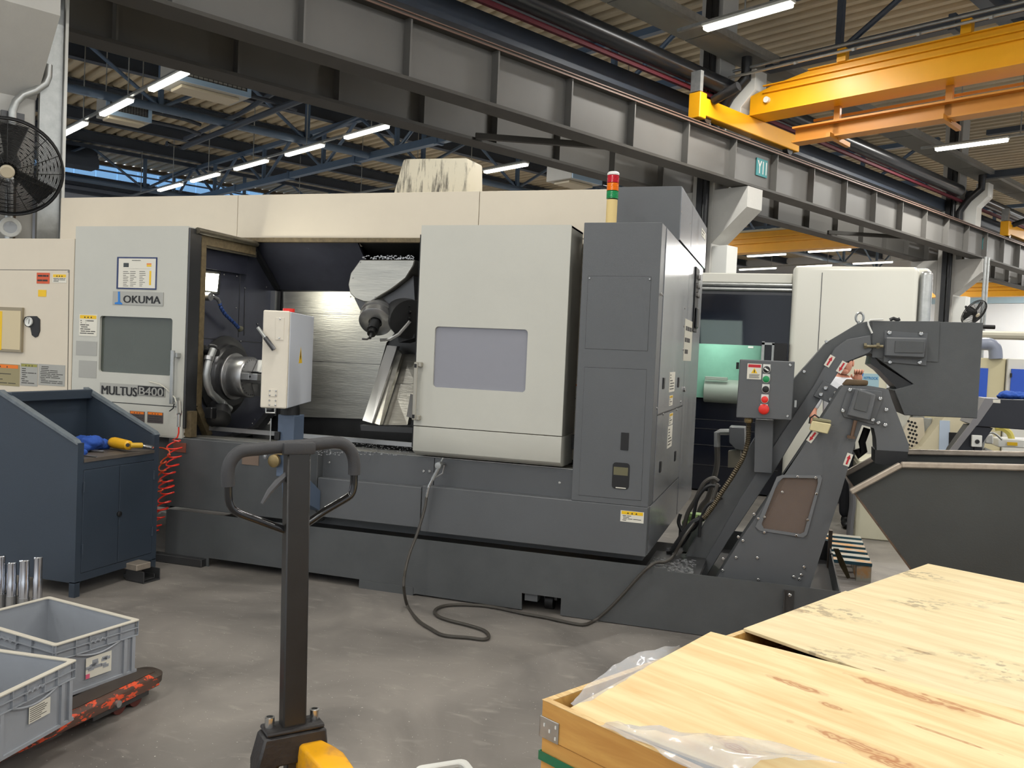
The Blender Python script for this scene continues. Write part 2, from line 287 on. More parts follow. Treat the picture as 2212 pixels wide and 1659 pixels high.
# left wall with its translucent strip
wallw=mat('pale_wall_panel',(190,196,206),.6,var=.03,vs=1)
struct(MB().gbox(-9,-36.3,0,52,-36.1,7.6),'wall_left',wallw,smooth=0)
strip=emis('daylight_panel',(128,176,222),.85)
wl=MB()
for i in range(76):
    s=-8.8+i*.8
    wl.gbox(s,-36.22,7.62,s+.775,-36.1,8.2)
wso=struct(wl,'window_1',strip,smooth=0)
mb=MB(); mb.gbox(-9,-36.08,7.98,52,-36.0,8.04); mb.build('glazing_rail',bluem,wso,smooth=0) if False else struct(mb,'trim_1',mat('rail_blue_grey',(120,140,165),.5),smooth=0)
struct(MB().gbox(-9,-36.2,8.2,52,-35.9,8.34),'trim_2',mat('brown_fascia',(104,92,76),.6),smooth=0)
mb=MB(); mb.gbox(-9,-35.7,7.2,52,-35.4,7.62); mb.gbox(-9,-35.95,6.95,52,-35.6,7.05); struct(mb,'trim_3',dbeam,smooth=0)
struct(MB().gbox(9.2,-36.05,0,11.6,-36.0,4.6),'door_1',mat('dark_slate_door',(74,82,96),.5),smooth=0)
mb=MB()
for s in (10.9,12.15): mb.cyl(W(s,-35.7,0),W(s,-35.7,5.4),.05,10)
struct(mb,'trim_4',galv)
# end wall beyond the right hall
struct(MB().gbox(50,-36,0,50.3,14,8.5),'wall_back',mat('bright_end_wall',(228,230,232),.7),smooth=0)
mb=MB(); mb.gbox(49.9,-36,5.35,50,14,5.75); struct(mb,'trim_5',mat('pale_blue_band',(170,196,210),.6),smooth=0)
# purlins
for i,c in enumerate((-31,-28.1,-25.1,-22,-18.6,-15.3,-12.1,-5.6,-2.4,.8,4.2,7.6)):
    mb=MB(); mb.gbox(-9,c-.12,7.98,50,c+.12,8.0); mb.gbox(-9,c-.025,8.0,50,c+.025,8.3); mb.gbox(-9,c-.12,8.3,50,c+.12,8.33)
    struct(mb,'trim_%d'%(6+i),dbeam,smooth=0)
# longitudinal tube truss
def truss_long(c,s0,s1,step,label):
    t=thing('tube_truss',label,'roof truss',W(s0,c,6.75))
    mb=MB(); mb.cyl(W(s0,c,6.78),W(s1,c,6.78),.095,14); mb.build('bottom_chord',bluem,t)
    mb=MB(); mb.gbox(s0,c-.06,7.86,s1,c+.06,7.98); mb.build('top_chord',dbeam,t)
    s=s0+1.9; k=0
    while s<s1:
        MB().cbox(W(s,c,7.32),GS*.05,GC*.05,UP*.55).build('post',bluem,t)
        for d in (-1,1): MB().cyl(W(s+d*.1,c,6.85),W(s+d*1.75,c,7.9),.045,8).build('diagonal',bluem,t)
        g=MB(); g.prism([W(s-.3,c-.11,6.82),W(s+.3,c-.11,6.82),W(s+.2,c-.11,7.02),W(s-.2,c-.11,7.02)],GC*.02); pl=g.build('gusset_plate',bluem,t)
        s+=3.75; k+=1
    return t
sg=[PZ(355,230,6.78).dot(GS),PZ(590,285,6.78).dot(GS)]
truss_long(-20.1,sg[0]-1.9-3.75*2,48,3.75,'long blue tube truss under the left hall roof, running behind the row of lamps')
truss_long(-31.5,2,48,3.75,'blue tube truss furthest to the left, close to the daylight strip')
def truss_cross(s,c0,c1,label,m=bluem):
    t=thing('cross_truss',label,'roof truss',W(s,c0,6.7))
    MB().gbox(s-.09,c0,6.68,s+.09,c1,6.86).build('bottom_chord',m,t)
    MB().gbox(s-.07,c0,7.82,s+.07,c1,7.95).build('top_chord',m,t)
    c=c0+1.3
    while c<c1-.4:
        MB().cbox(W(s,c,7.35),GS*.05,GC*.05,UP*.5).build('post',m,t)
        for d in (-1,1):
            if c0<c+d*1.7<c1: MB().cyl(W(s,c+d*.1,6.82),W(s,c+d*1.7,7.85),.05,8).build('diagonal',m,t)
        MB().cbox(W(s,c+1.8,6.77),GS*.12,GC*.05,UP*.12).build('splice_bracket',m,t)
        c+=3.7
    return t
truss_cross(2.0,-34,-10,'blue cross truss nearest the camera in the left hall')
truss_cross(13.3,-35,-9.4,'blue cross truss in the left hall meeting the tube truss above the cream machine top')
truss_cross(24.5,-35,-9.4,'blue cross truss in the left hall, second one beyond the lathe')
truss_cross(35.7,-35,-9.4,'farthest blue cross truss in the left hall')
truss_cross(13.6,-8.2,9,'dark cross truss above the near yellow crane',dbeam)
truss_cross(24.5,-8.2,9,'dark cross truss beyond the near yellow crane',dbeam)
truss_cross(35.7,-8.2,9,'dark cross truss farthest along the right hall',dbeam)
# ------------------------------------------------------------ runway girders
def stiffs(): 
    L=[]; s=-4.9
    while s<50: L.append(s); s+=1.335
    return L
def girder(cw,label,side,rail):
    g=thing('crane_runway_girder',label,'girder',W(-8,cw,4.58))
    MB().gbox(-8,cw-.012,4.62,50,cw+.012,5.27).build('web',girdm,g,smooth=0)
    MB().gbox(-8,cw-.17,4.56,50,cw+.17,4.60).build('bottom_flange',girdd,g,smooth=0)
    MB().gbox(-8,cw-.15,5.27,50,cw+.15,5.30).build('top_flange',girdd,g,smooth=0)
    if rail:
        MB().gbox(-8,cw-.03,5.30,50,cw+.03,5.35).build('crane_rail',dsteel,g,smooth=0)
        mb=MB(); mb.gbox(-8,cw+.15,5.255,50,cw+.165,5.275); mb.gbox(-8,cw+.15,5.30,50,cw+.165,5.315); mb.build('copper_strip',mat('copper_strip',(116,92,80),.5,metal=.3),g,smooth=0)
    for s in stiffs():
        if s>48: break
        MB().gbox(s-.012,cw+.012*side,4.6,s+.012,cw+.135*side,5.27).build('stiffener',girdm,g,smooth=0)
    return g
g1=girder(-8.15,'long grey steel runway girder crossing in front, carrying the yellow crane end',1,True)
g2=girder(-9.62,'darker runway girder running parallel behind the front one',1,False)
for s in (8.0,18.6): MB().beam(W(s,-9.45,4.62),W(s+1.6,-8.3,4.62),.08,.08).build('cross_brace',girdd,g2)
# bay signs
def sign(s0,s1,st,label):
    o=MB().gbox(s0,-8.13,4.83,s1,-8.115,5.13).build('bay_sign',mat('teal_sign',(58,140,142),.4),None,smooth=0); tag(o,label,'sign')
    text(st,W(s1-.03 if False else s0+.02,-8.112,4.87),GS,UP,(s1-s0)*.86,white,o,bold=.02,height=.22); return o
sign(13.27,13.62,'Y11','teal bay sign reading Y11 on the front girder above the bracket')
sign(24.45,24.8,'9','small pale teal sign with a 9 on the far end of the front girder')
# ------------------------------------------------------------ columns with corbels
cshade=concr
def column(s0,label,duct=True):
    t=thing('concrete_column',label,'column',W(s0+.24,-8.88,0))
    MB().gbox(s0,-9.1,0,s0+.47,-8.65,8.3).build('shaft',concr,t,bevel=.012,smooth=0)
    for a,e,n in ((-8.65,-7.98,1),(-9.1,-9.8,-1)):
        mb=MB(); mb.prism([W(s0,a,3.62),W(s0,e,4.2),W(s0,e,4.55),W(s0,a,4.55)],GS*.47); mb.build('corbel',concr,t,smooth=0)
    MB().gbox(s0-.09,-8.95,0,s0-.02,-8.83,8.2).build('downpipe',blackm,t,smooth=0)
    MB().cyl(W(s0-.1,-8.74,0),W(s0-.1,-8.74,8.2),.055,12).build('black_pipe',blackm,t)
    if duct: 
        MB().gbox(s0+.03,-8.65,0,s0+.36,-8.34,3.58).build('white_duct',white,t,bevel=.006)
    return t
column(1.69,'near concrete column at the left edge with a sloping corbel and the big fan',False)
c2=column(12.81,'concrete column behind the lathe right end, its corbel under the Y11 sign')
c3=column(24.1,'far concrete column behind the white machine, bracket beside the second fan')
for cc,s0 in ((c2,12.81),(c3,24.1)):
    mb=MB(); mb.prism([W(s0,-8.5,5.3),W(s0,-8.2,5.3),W(s0,-8.2,5.9),W(s0,-7.95,6.15),W(s0,-7.95,6.5),W(s0,-8.25,6.5),W(s0,-8.25,6.22),W(s0,-8.5,5.95)],GS*.36); mb.build('vent_duct',white,cc,bevel=.006)
    mb=MB(); mb.tube([W(s0-.05,-8.6,5.35),W(s0-.05,-8.6,5.8),W(s0-.05,-8.4,6.1),W(s0-.05,-8.1,6.35),W(s0-.05,-8.1,6.7)],.09,12); mb.build('bent_pipe',blackm,cc)
# near column: galvanised trays and conduit
n1=[o for o in COL.objects if o.name=='concrete_column'][0]
p0=PC(113,300,-8.6); s_r=p0.dot(GS)
mb=MB(); mb.gbox(2.18,-8.66,0,2.36,-8.6,6); mb.build('cable_tray',galv,n1,smooth=0)
mb=MB(); mb.gbox(2.365,-8.66,0,2.39,-8.56,6); mb.build('tray_flange',white,n1,smooth=0)
mb=MB(); mb.tube([PC(u,v,-8.55) for u,v in ((105,140),(104,165),(98,180),(75,196),(50,205),(34,220),(27,240),(27,280),(20,420),(17,560))],.034,12); mb.build('conduit',galv,n1)
mb=MB(); q=PC(27,250,-8.6); mb.cbox(q,GS*.09,GC*.02,UP*.03); mb.build('pipe_clamp',dsteel,n1)
mb=MB(); mb.gbox(1.99,-8.655,0,2.01,-8.6,3.3); mb.build('rust_strip',mat('brown_strip',(96,78,58),.7),n1,smooth=0)
# ------------------------------------------------------------ wall fans
def fan(cn,ax,R,label,upv=UP,back=None,nr=34):
    ax=V(ax).normalized(); t=thing('wall_fan',label,'fan',cn)
    e1=ax.cross(UP).normalized(); e2=ax.cross(e1)
    def ring(r,h): return [V(cn)+ax*h+(e1*math.cos(2*PI*i/48)+e2*math.sin(2*PI*i/48))*r for i in range(48)]
    mb=MB()
    for k in range(nr):
        r=R*(.2+.8*k/nr); h=.11*(1-((r/R)**2.2)); mb.tube(ring(r,h),.0031,4,True)
        if k%3==0: mb.tube(ring(r,-.09*(1-(r/R)**3)-.03),.0022,4,True)
    o=mb.build('wire_cage',black,t,kind='stuff')
    mb=MB(); mb.tube(ring(R,0),.012,8,True); mb.tube(ring(R,-.035),.009,8,True); mb.build('rim',black,t)
    mb=MB()
    for k in range(16):
        a=2*PI*k/16; d=e1*math.cos(a)+e2*math.sin(a); mb.tube([V(cn)+d*(R*f)+ax*(.112*(1-f**2.2)) for f in (.17,.4,.6,.8,.92,1)],.0035,5)
    mb.build('cage_ribs',black,t)
    MB().lathe(V(cn),ax,[(0,.13),(.045,.13),(.055,.118),(.055,.10)],24).build('hub_badge',mat('fan_badge',(196,184,160),.4),t)
    MB().lathe(V(cn),ax,[(0,.02),(.07,.02),(.08,0),(.09,-.12),(.075,-.22),(0,-.24)],24).build('motor',black,t)
    for k in range(3):
        a=2*PI*k/3+.4; d=e1*math.cos(a)+e2*math.sin(a); q=ax.cross(d); mb=MB()
        mb.prism([V(cn)+d*.06+q*.03,V(cn)+d*.06-q*.03,V(cn)+d*R*.88-q*.10-ax*.03,V(cn)+d*R*.9+q*.11+ax*.03],ax*.006-ax*.03); mb.build('blade',mat('blade_grey',(44,44,44),.4),t)
    if back: mb=MB(); mb.tube([V(cn)-ax*.1,V(cn)-ax*.3,back],.03,8); mb.build('wall_bracket',black,t)
    return t
fc=PC(17,362,-8.12); fan(fc,(CAM-fc).normalized()*.9+V((.15,-.2,-.42)),.405,'big black wire cage fan mounted on the near column at the left edge',back=W(2.0,-8.62,2.85))
fc2=PC(2105,676,-7.9); fan(fc2,GC*.8-GS*.25+UP*-.55,.36,'small distant black fan seen edge-on beside the far column',back=W(24.3,-8.3,fc2.z),nr=18)
# round white lamp below the fan
t=thing('round_spotlight','round white flush spotlight below the big fan on the near column','lamp',PC(22,491,-8.5))
pc=PC(22,491,-8.5); n_=(GC*.9-GS*.2-UP*.25).normalized()
MB().lathe(pc,n_,[(.085,-.03),(.088,.0),(.08,.012),(.056,.012),(.05,.004)],28).build('housing',white,t)
MB().lathe(pc,n_,[(0,.006),(.052,.006),(.052,-.01)],28).build('lens',mat('lens_grey',(190,194,198),.2),t)
mb=MB(); mb.beam(pc-n_*.02,pc-n_*.12-GS*.15,.03,.03); mb.build('arm',blackm,t)
# ------------------------------------------------------------ lamps and their tracks
def track(s,c0,c1,label,drops):
    t=thing('lamp_track',label,'lighting track',W(s,c0,6.56))
    MB().gbox(s-.03,c0,6.53,s+.03,c1,6.58).build('rail',galv,t,smooth=0)
    for c in drops: MB().cyl(W(s,c,6.58),W(s,c,8.35),.013,5).build('chain',galv,t)
track(6.45,-30,-9.9,'thin lighting rail nearest the lathe in the left hall',[-24.6,-21.8,-18.9,-15.9,-13])
track(11.1,-35,-9.9,'second thin lighting rail of the left hall, behind the cream machine top',[-31,-28.2,-25.5,-22.6,-19.7,-16.8,-14])
track(15.55,-35,-9.9,'third lighting rail of the left hall, seen beside the raised hood',[-28,-24,-21,-18.5,-15.5,-13])
track(10.75,-8.05,9,'lighting rail at the top edge above the yellow crane',[-6.9,-5.5,-3])
track(19.85,-8.0,9,'lighting rail beyond the yellow crane in the right hall',[-7.2,-6,-4])
track(34.7,-30,-9.9,'far lighting rail under the distant yellow crane',[-24,-20.6,-18,-15]); track(39.5,-32,-9.9,'farthest lighting rail above the white machine',[-26,-23,-20,-17])
def light(s,c0,c1,label,wd=.13):
    t=thing('tube_lamp',label,'ceiling lamp',W(s,(c0+c1)/2,6.45),'tube lamps under the hall roof')
    MB().gbox(s-wd/2-.01,c0-.02,6.49,s+wd/2+.01,c1+.02,6.53).build('housing',white,t,bevel=.004)
    MB().gbox(s-wd/2,c0,6.43,s+wd/2,c1,6.50).build('diffuser',lamp,t,bevel=.02,seg=2)
LL=[(6.47,-23.53,-21.7,'tube lamp lowest at the left, just right of the near column'),(6.47,-20.56,-18.79,'tube lamp in front of the grilled air heater at the left'),(6.47,-17.68,-15.95,'tube lamp under the upper air heater, highest at the left'),
(11.1,-29.35,-27.51,'tube lamp just above the left end of the cream machine top'),(11.1,-26.7,-24.8,'second tube lamp from the left in the row above the cream machine top'),(11.1,-23.69,-21.8,'third tube lamp from the left in the row above the cream machine top'),(11.1,-20.71,-18.92,'fourth tube lamp in the row above the cream machine top'),(11.05,-17.79,-16.09,'tube lamp at the upper right end of the row above the cream machine top'),
(15.55,-20.85,-19.2,'tube lamp half hidden behind the stained hood'),(15.55,-17.89,-16.26,'tube lamp to the right of the stained hood'),(10.75,-7.56,-6.17,'large tube lamp at the top edge above the yellow crane'),(10.75,-4.2,-2.8,'tube lamp above the crane just past the top edge'),(19.8,-7.66,-6.22,'tube lamp below the yellow crane at the right'),(19.8,-4.9,-3.4,'tube lamp cut by the right edge above the far crane'),
(34.8,-21.5,-19.6,'distant tube lamp, left one directly under the distant yellow crane'),(34.5,-18.36,-16.5,'distant tube lamp, right one directly under the distant yellow crane'),(39.6,-24.9,-22.8,'distant tube lamp just above the dark header of the white machine'),(39.5,-21.58,-19.8,'distant tube lamp touching the white machine top'),(39.3,-18.63,-16.8,'distant tube lamp right of centre above the white machine'),(44,-18.2,-16.2,'farthest small tube lamp beside the far corbel')]
for a in LL: light(*a)
# ------------------------------------------------------------ pipes, trays and beams of the right hall
def tagged(mb,name,m,label,cat,group=None,**k): return tag(mb.build(name,m,**k),label,cat,group)
tagged(MB().cyl(W(-8,-8.45,6.25),W(23.5,-8.45,6.25),.15,20),'ventilation_pipe',mat('black_pipe_gloss',(40,42,46),.28,metal=.3),'thick black pipe running along above the front girder','pipe')
tagged(MB().cyl(W(24.3,-8.45,6.25),W(50,-8.45,6.25),.13,20),'ventilation_pipe',_M['black_pipe_gloss'],'black pipe continuing beyond the far white duct','pipe')
tagged(MB().gbox(-8,-8.60,6.03,49.5,-8.54,6.10),'sprinkler_pipe',mat('dark_red_pipe',(92,18,32),.7),'dark red pipe below the thick black one','pipe',smooth=0)
tagged(MB().gbox(-8,-9.35,5.85,50,-8.98,6.15),'roof_beam',dbeam,'thick dark beam just above the rail of the front girder','beam',smooth=0)
t=thing('slatted_duct','flat grey panelled duct hung under the roof of the right hall','duct',W(-8,-9,6.8))
k=0; s=-8
while s<47.5:
    MB().gbox(s+.012,-8.62,6.80,s+1.95,-8.03,6.86).build('panel',mat('duct_panel',(136,136,130),.6,var=.06,vs=3),t,smooth=0); s+=1.97
MB().gbox(-8,-8.03,6.76,49.5,-7.93,6.88).build('edge_channel',galv,t,smooth=0)
for i,s in enumerate((9.6,11.2,15.4)):
    tagged(MB().beam(W(s,-9.6,7.9),W(s+1.2,-8.3,6.9),.12,.12),'roof_strut',dbeam,('short dark strut above the front girder, nearest of three','short dark strut above the front girder, middle one of three','short dark strut above the front girder, farthest of three')[i],'strut')
# ------------------------------------------------------------ air heaters
def heater(cn,es,ec,h,label,front=True,pipe=True):
    t=thing('air_heater',label,'heater',cn)
    c=V(cn); MB().cbox(c,GS*es,GC*ec,UP*h).build('casing',mat('heater_casing',(186,184,176),.45,var=.05,vs=3),t,bevel=.01)
    mb=MB(); fo=c-GS*(es+.01); 
    fr=[(-es*.0,0)]
    o=c+GC*(ec+.004)-GS*es-UP*h
    mb=MB(); mb.plate([(0,0),(2*es,0),(2*es,2*h),(0,2*h)],[[(.08,.1),(2*es-.08,.1),(2*es-.08,2*h-.1),(.08,2*h-.1)]],o,GS,UP,GC*.03); mb.build('grille_frame',mat('frame_blue_white',(176,206,234),.4),t,smooth=0)
    mb=MB()
    for i in range(14): x=.1+i*(2*es-.2)/13; mb.cbox(o+GS*x+UP*h+GC*.01,GS*.006,GC*.004,UP*(h-.1))
    for i in range(7): z=.12+i*(2*h-.24)/6; mb.cbox(o+GS*es+UP*z+GC*.012,GS*(es-.09),GC*.004,UP*.006)
    mb.build('grille',dsteel,t,kind='stuff',smooth=0)
    MB().cbox(c-UP*(h+.03),GS*(es*.8),GC*(ec*.6),UP*.03).build('drip_tray',mat('tray_cream',(214,202,176),.5),t,bevel=.01)
    for a_ in (-1,1): MB().cyl(c+GS*es*.8*a_+UP*h,V((c.x,c.y,8.35))+GS*es*.8*a_,.012,6).build('hanger_rod',galv,t)
    if pipe:
        mb=MB()
        for dz in (-.1,.12): mb.tube([c+GS*es+UP*dz,c+GS*(es+.9)+UP*dz,c+GS*(es+1.3)+UP*(dz-.05)],.045,8)
        mb.build('supply_pipes',dbeam,t)
        for dd in (.35,.8): MB().cyl(c+GS*(es+dd)+UP*.2-GC*-.05,c+GS*(es+dd)+UP*.2+GC*.1,.07,12).build('pressure_gauge',white,t)
    return t
def WZ(u,v,z): return PZ(u,v,z)
heater(PS(268,240,7.0),.5,.32,.22,'air heater with a blue framed grille behind the lamps at the left')
heater(PS(445,172,7.4),.75,.45,.28,'air heater half hidden by the girder, with black pipes beside it')
heater(PS(1240,378,14.6),.5,.4,.2,'pale air heater to the left of the signal tower, under the rear girder')
mb=MB(); mb.tube([PZ(360,310,6.6),PZ(395,318,6.6),PZ(600,235,6.6),PZ(680,205,6.6)],.07,10); tagged(mb,'heating_pipe',dbeam,'dark heating pipe running diagonally below the tube truss','pipe')
mb=MB(); mb.tube([PZ(400,300,7.1),PZ(520,245,7.1),PZ(640,170,7.1)],.06,10); tagged(mb,'heating_pipe',dbeam,'upper dark heating pipe between the air heaters','pipe')
# stacked dark duct at the far left under the roof
mb=MB()
for i in range(4): mb.gbox(8.0,-34+i*.9,7.9-i*.28,10.3-i*.25,-33.2+i*.9,8.2-i*.28)
tagged(mb,'stepped_duct',dbeam,'dark stepped duct at the far left under the roof','duct',smooth=0)
# ------------------------------------------------------------ cranes
def crane(s0,label,c1=10.0,full=True,zb=5.74,zt=6.12,cs=-8.1,rise=.16):
    t=thing('overhead_crane',label,'crane',W(s0,cs,5.35))
    MB().gbox(s0-1.45,cs-.09,5.44,s0+1.65,cs+.09,5.72).build('end_carriage',yel,t,bevel=.01)
    MB().gbox(s0-1.52,cs-.11,5.38,s0-1.34,cs+.11,5.78).build('wheel_housing',yel,t,bevel=.01)
    for d in (-1.2,1.4): MB().cyl(W(s0+d,cs-.05,5.45),W(s0+d,cs+.05,5.45),.1,16).build('wheel',dsteel,t)
    MB().cyl(W(s0-1.15,cs+.1,5.72),W(s0-1.15,cs+.55,5.86),.075,14).build('drive_motor',blackm,t)
    MB().gbox(s0-1.5,cs-.1,5.80,s0-1.42,cs+.08,6.12).build('label_plate',galv,t,smooth=0)
    # bridge girder: face towards the camera
    prof=[(cs+.05,zb),(c1,zb),(c1,zt+rise),(cs+1.1,zt+rise),(cs+.5,zt+.06),(cs+.05,zt-.06)]
    mb=MB(); mb.prism([W(s0,c,z) for c,z in prof],GS*.42); mb.build('bridge_girder',yel,t,smooth=0)
    for z_ in (zt-.06,zt+.05,): MB().gbox(s0-.05,cs+.3,z_,s0,c1,z_+.018).build('girder_rib',yel,t,smooth=0)
    MB().gbox(s0-.06,cs+1.1,zt+rise-.005,s0+.46,c1,zt+rise+.01).build('top_flange',yel,t,smooth=0); MB().gbox(s0-.05,cs+.05,zb-.015,s0+.46,c1,zb).build('bottom_flange',yel,t,smooth=0)
    MB().cyl(W(s0-.06,cs+.38,zt-.18),W(s0,cs+.38,zt-.18),.05,16).build('round_lamp',white,t)
    if full:
        c=cs+.2
        for z,ds in ((zt+rise+.24,-.1),(zt+rise+.10,-.22)): MB().cyl(W(s0+ds,cs-.25,z),W(s0+ds,c1,z),.025,8).build('handrail_tube',galv,t)
        c=cs+1.0
        while c<c1: 
            MB().beam(W(s0-.3,c,zt+rise+.06),W(s0+.15,c,zt+rise+.24),.04,.04).build('rail_bracket',galv,t); 
            c+=.95
        for c in (cs+1.6,cs+3.4,cs+5.2): MB().gbox(s0-.1,c,zt+rise,s0+.02,c+.14,zt+rise+.2).build('rail_support',yel,t,smooth=0)
        for c in (cs+1.4,cs+3.1,cs+4.8): 
            MB().gbox(s0+.3,c,zb-.55,s0+.36,c+.1,zb).build('hanger',brown,t,smooth=0)
            MB().beam(W(s0+.05,c+.05,zb-.52),W(s0+.75,c+.05,zb-.55),.07,.07).build('crossbar',brown,t)
        mb=MB(); mb.gbox(s0+.30,cs+.75,zb-.5,s0+.33,c1,zb-.28); mb.gbox(s0+.18,cs+.75,zb-.52,s0+.45,c1,zb-.49); mb.gbox(s0+.18,cs+.75,zb-.29,s0+.45,c1,zb-.26); mb.build('trolley_beam',brown,t,smooth=0)
        mb=MB(); mb.gbox(s0+.5,cs+.95,zb-.14,s0+.53,c1,zb-.10); mb.build('upper_tie',brown,t,smooth=0)
    return t
crane(12.85,'near yellow overhead crane at the upper right with handrail tubes')
crane(27.5,'second yellow crane at the right edge beyond the near one',full=False)
def farcrane(pts,s,label,zr):
    t=thing('distant_crane',label,'crane',W(s,0,5))
    return t
def bigbridge(s,c0,c1,z0,h,label):
    t=thing('distant_crane',label,'crane',W(s,c0,z0))
    MB().gbox(s,c0,z0,s+.5,c1,z0+h).build('bridge_girder',yel,t,smooth=0)
    for f in (.42,.68): MB().gbox(s-.07,c0,z0+h*f,s,c1,z0+h*f+.06).build('girder_rib',yel,t,smooth=0)
    MB().gbox(s-.1,c0,z0+h,s+.5,c1,z0+h+.06).build('top_plate',mat('pale_plate',(200,190,160),.5),t,smooth=0)
    MB().gbox(s+.2,c0-.5,z0-.9,s+.5,c0,z0+.4).build('end_carriage',yel,t,smooth=0)
    return t
zb1=PS(1573,548,27).z; zt1=PS(1700,495,27).z
bigbridge(27,-35.5,-10.1,zb1,max(.5,PS(1573,548-42,27).z-zb1),'distant yellow crane bridge in the left hall seen behind the column')
zb2=PS(2150,640,40).z
bigbridge(40,-35.5,-10.1,zb2,PS(2150,610,40).z-zb2,'farther yellow crane bridge seen right of the far column')
# ============================================================ the lathe
YF=4.93
def pp(L,Y): return [PY(u,v,Y) for u,v in L]
def xz(u,v,Y=YF): p=PY(u,v,Y); return (p.x,p.z)
def sticker(par,u0,v0,u1,v1,Y,head=None,hh=.22,n=5,base=paper,name='warning_label',side=None,tri=True,seed=0,ink_=None):
    """label on a plane y=Y from its top left and bottom right pixels (or on x=side)"""
    P=(lambda u,v:PX(u,v,side)) if side is not None else (lambda u,v:PY(u,v,Y))
    a=P(u0,v0); b=P(u1,v1); 
    if side is not None: ex=V((0,b.y-a.y,0)); nrm=V((1,0,0))
    else: ex=V((b.x-a.x,0,0)); nrm=V((0,-1,0))
    h=a.z-b.z; o=V((a.x,a.y,b.z)); ey=UP*h
    mb=MB(); mb.obox(o,ex,ey,nrm*.002); q=mb.build(name,base,par,smooth=0)
    R=random.Random(seed+int(u0)); o2=o+nrm*.002
    if head:
        mb=MB(); mb.obox(o2+ex*.04+ey*(1-hh-.03),ex*.92,ey*hh,nrm*.0006); mb.build('header_band',head,q,smooth=0)
        if tri:
            mb=MB()
            for f in (.32,.5,.68):
                c=o2+nrm*.0007+ex*f+ey*(1-hh*.55-.03); k=h*hh*.3; e=ex.normalized()
                mb.prism([c-e*k-UP*k*.8,c+e*k-UP*k*.8,c+UP*k],nrm*.0004)
            mb.build('symbol',ink_ or ink,q,smooth=0)
    mb=MB(); top=1-(hh+.08 if head else .08)
    for i in range(n):
        z=top-(top-.08)*(i+.5)/n; l=R.uniform(.45,.84); st=R.uniform(.06,.12)
        for sgm in range(R.randint(1,3)):
            if st>.85: break
            l2=min(R.uniform(.15,.4),.92-st)
            mb.obox(o2+ex*st+ey*(z-.16*(top/n)),ex*l2,ey*(.34*top/n),nrm*.0005); st+=l2+.03
    if n: mb.build('printed_text',ink_ or ink,q,smooth=0)
    return q
def seam_panel(par,name,P4,nrm,m,gap=.004,th=.003):
    """a flush panel with a dark joint around it; P4 corners tl,tr,br,bl"""
    nrm=V(nrm); c=sum((V(p) for p in P4),V())/4
    mb=MB(); mb.prism([V(p) for p in P4],nrm*th*.5); j=mb.build('panel_joint',black,par,smooth=0)
    mb=MB(); mb.prism([V(p)+(c-V(p)).normalized()*gap*1.4 for p in P4],nrm*th); return mb.build(name,m,par,smooth=0)
def bolts(par,pts,nrm,r=.008,h=.006,name='bolt'):
    nrm=V(nrm)
    for p in pts: MB().lathe(p,nrm,[(r,0),(r,h*.7),(r*.7,h),(r*.45,h),(r*.4,h*.5),(0,h*.5)],10).build(name,bolt_m,par)
# ---- tank under the lathe
T=thing('coolant_tank','long dark grey coolant tank on the floor under the lathe and the chip conveyors','tank',(-1.8,5.2,0))
x0=-4.06; out=[(x0,.36),(x0,.0),(-3.70,.0),(-3.70,.06),(-2.55,.055),(-2.55,.0),(-2.2,.0),(-2.15,.012)]
a=xz(1127,1312); b=xz(1127,1281); c=xz(1212,1293); d=xz(1212,1327)
out+=[(a[0],.006),(b[0],b[1]),(c[0],b[1]),(c[0],.004),(.335,.004),(.335,.345),(-.60,.345),(-.60,.36)]
MB().plate(out,[],(0,YF,0),(1,0,0),(0,0,1),(0,.008,0)).build('front_panel',dgrey2,T,smooth=0)
MB().box((.327,YF+.008,.004),(.335,6.35,.345)).build('end_panel',dgrey2,T,smooth=0)
MB().box((-.7,6.35,.004),(.335,6.36,.345)).build('rear_panel',dgrey2,T,smooth=0)
MB().box((-4.05,YF+.01,.2),(.326,6.34,.21)).build('tank_bottom',black,T,smooth=0)
MB().box((-4.05,5.5,.02),(-.8,5.51,.2)).build('inner_rail',black,T,smooth=0)
MB().box((-4.15,YF-.05,0),(-3.72,YF+.02,.055)).build('foot_plate',dsteel,T,bevel=.004)
MB().box((-2.55,YF-.004,0),(-2.17,YF+.0,.05)).build('foot_plate',dgrey2,T,smooth=0)
p=PY(1187,1309,YF+.12); mb=MB(); mb.cyl((p.x-.02,YF+.12,.05),(p.x+.03,YF+.12,.05),.05,20); mb.build('caster_wheel',black,T)
MB().box((p.x-.03,YF+.1,.06),(p.x+.05,YF+.16,.16)).build('caster_fork',dsteel,T,smooth=0)
MB().box((a[0]+.01,YF+.02,.06),(a[0]+.09,YF+.1,.11)).build('inner_block',dgrey,T,smooth=0)
p=PY(1703,1305,YF); mb=MB(); mb.box((p.x-.028,YF-.02,.20),(p.x-.02,YF,.32)); mb.box((p.x-.02,YF-.006,.17),(p.x+.026,YF,.32)); mb.build('jacking_bracket',dsteel,T,smooth=0); bolts(T,[V((p.x+.004,YF-.006,.295))],(0,-1,0),.011,.012)
for (u,v) in ((846,1175),(1062,1195),(1340,1230),): pass
mb=MB(); R=random.Random(3)
for i in range(420):
    x=-.72+R.random()*.26; y=YF+.03+R.random()*.35*(1 if R.random()<.6 else .4); k=R.uniform(.003,.008); mb.cbox((x,y,.335+R.uniform(-.012,.006)),(k,0,0),(0,k*R.random(),0),(0,0,.002))
mb.build('metal_chips',steel,T,kind='stuff',smooth=0)
MB().box((-.74,YF+.01,.30),(-.42,5.5,.33)).build('chip_shelf',dsteel,T,smooth=0)
# ---- the machine
Mc=thing('turning_centre','big cream and grey turning centre with open left bay, chuck and tool spindle','lathe',(-2.8,5.6,.36))
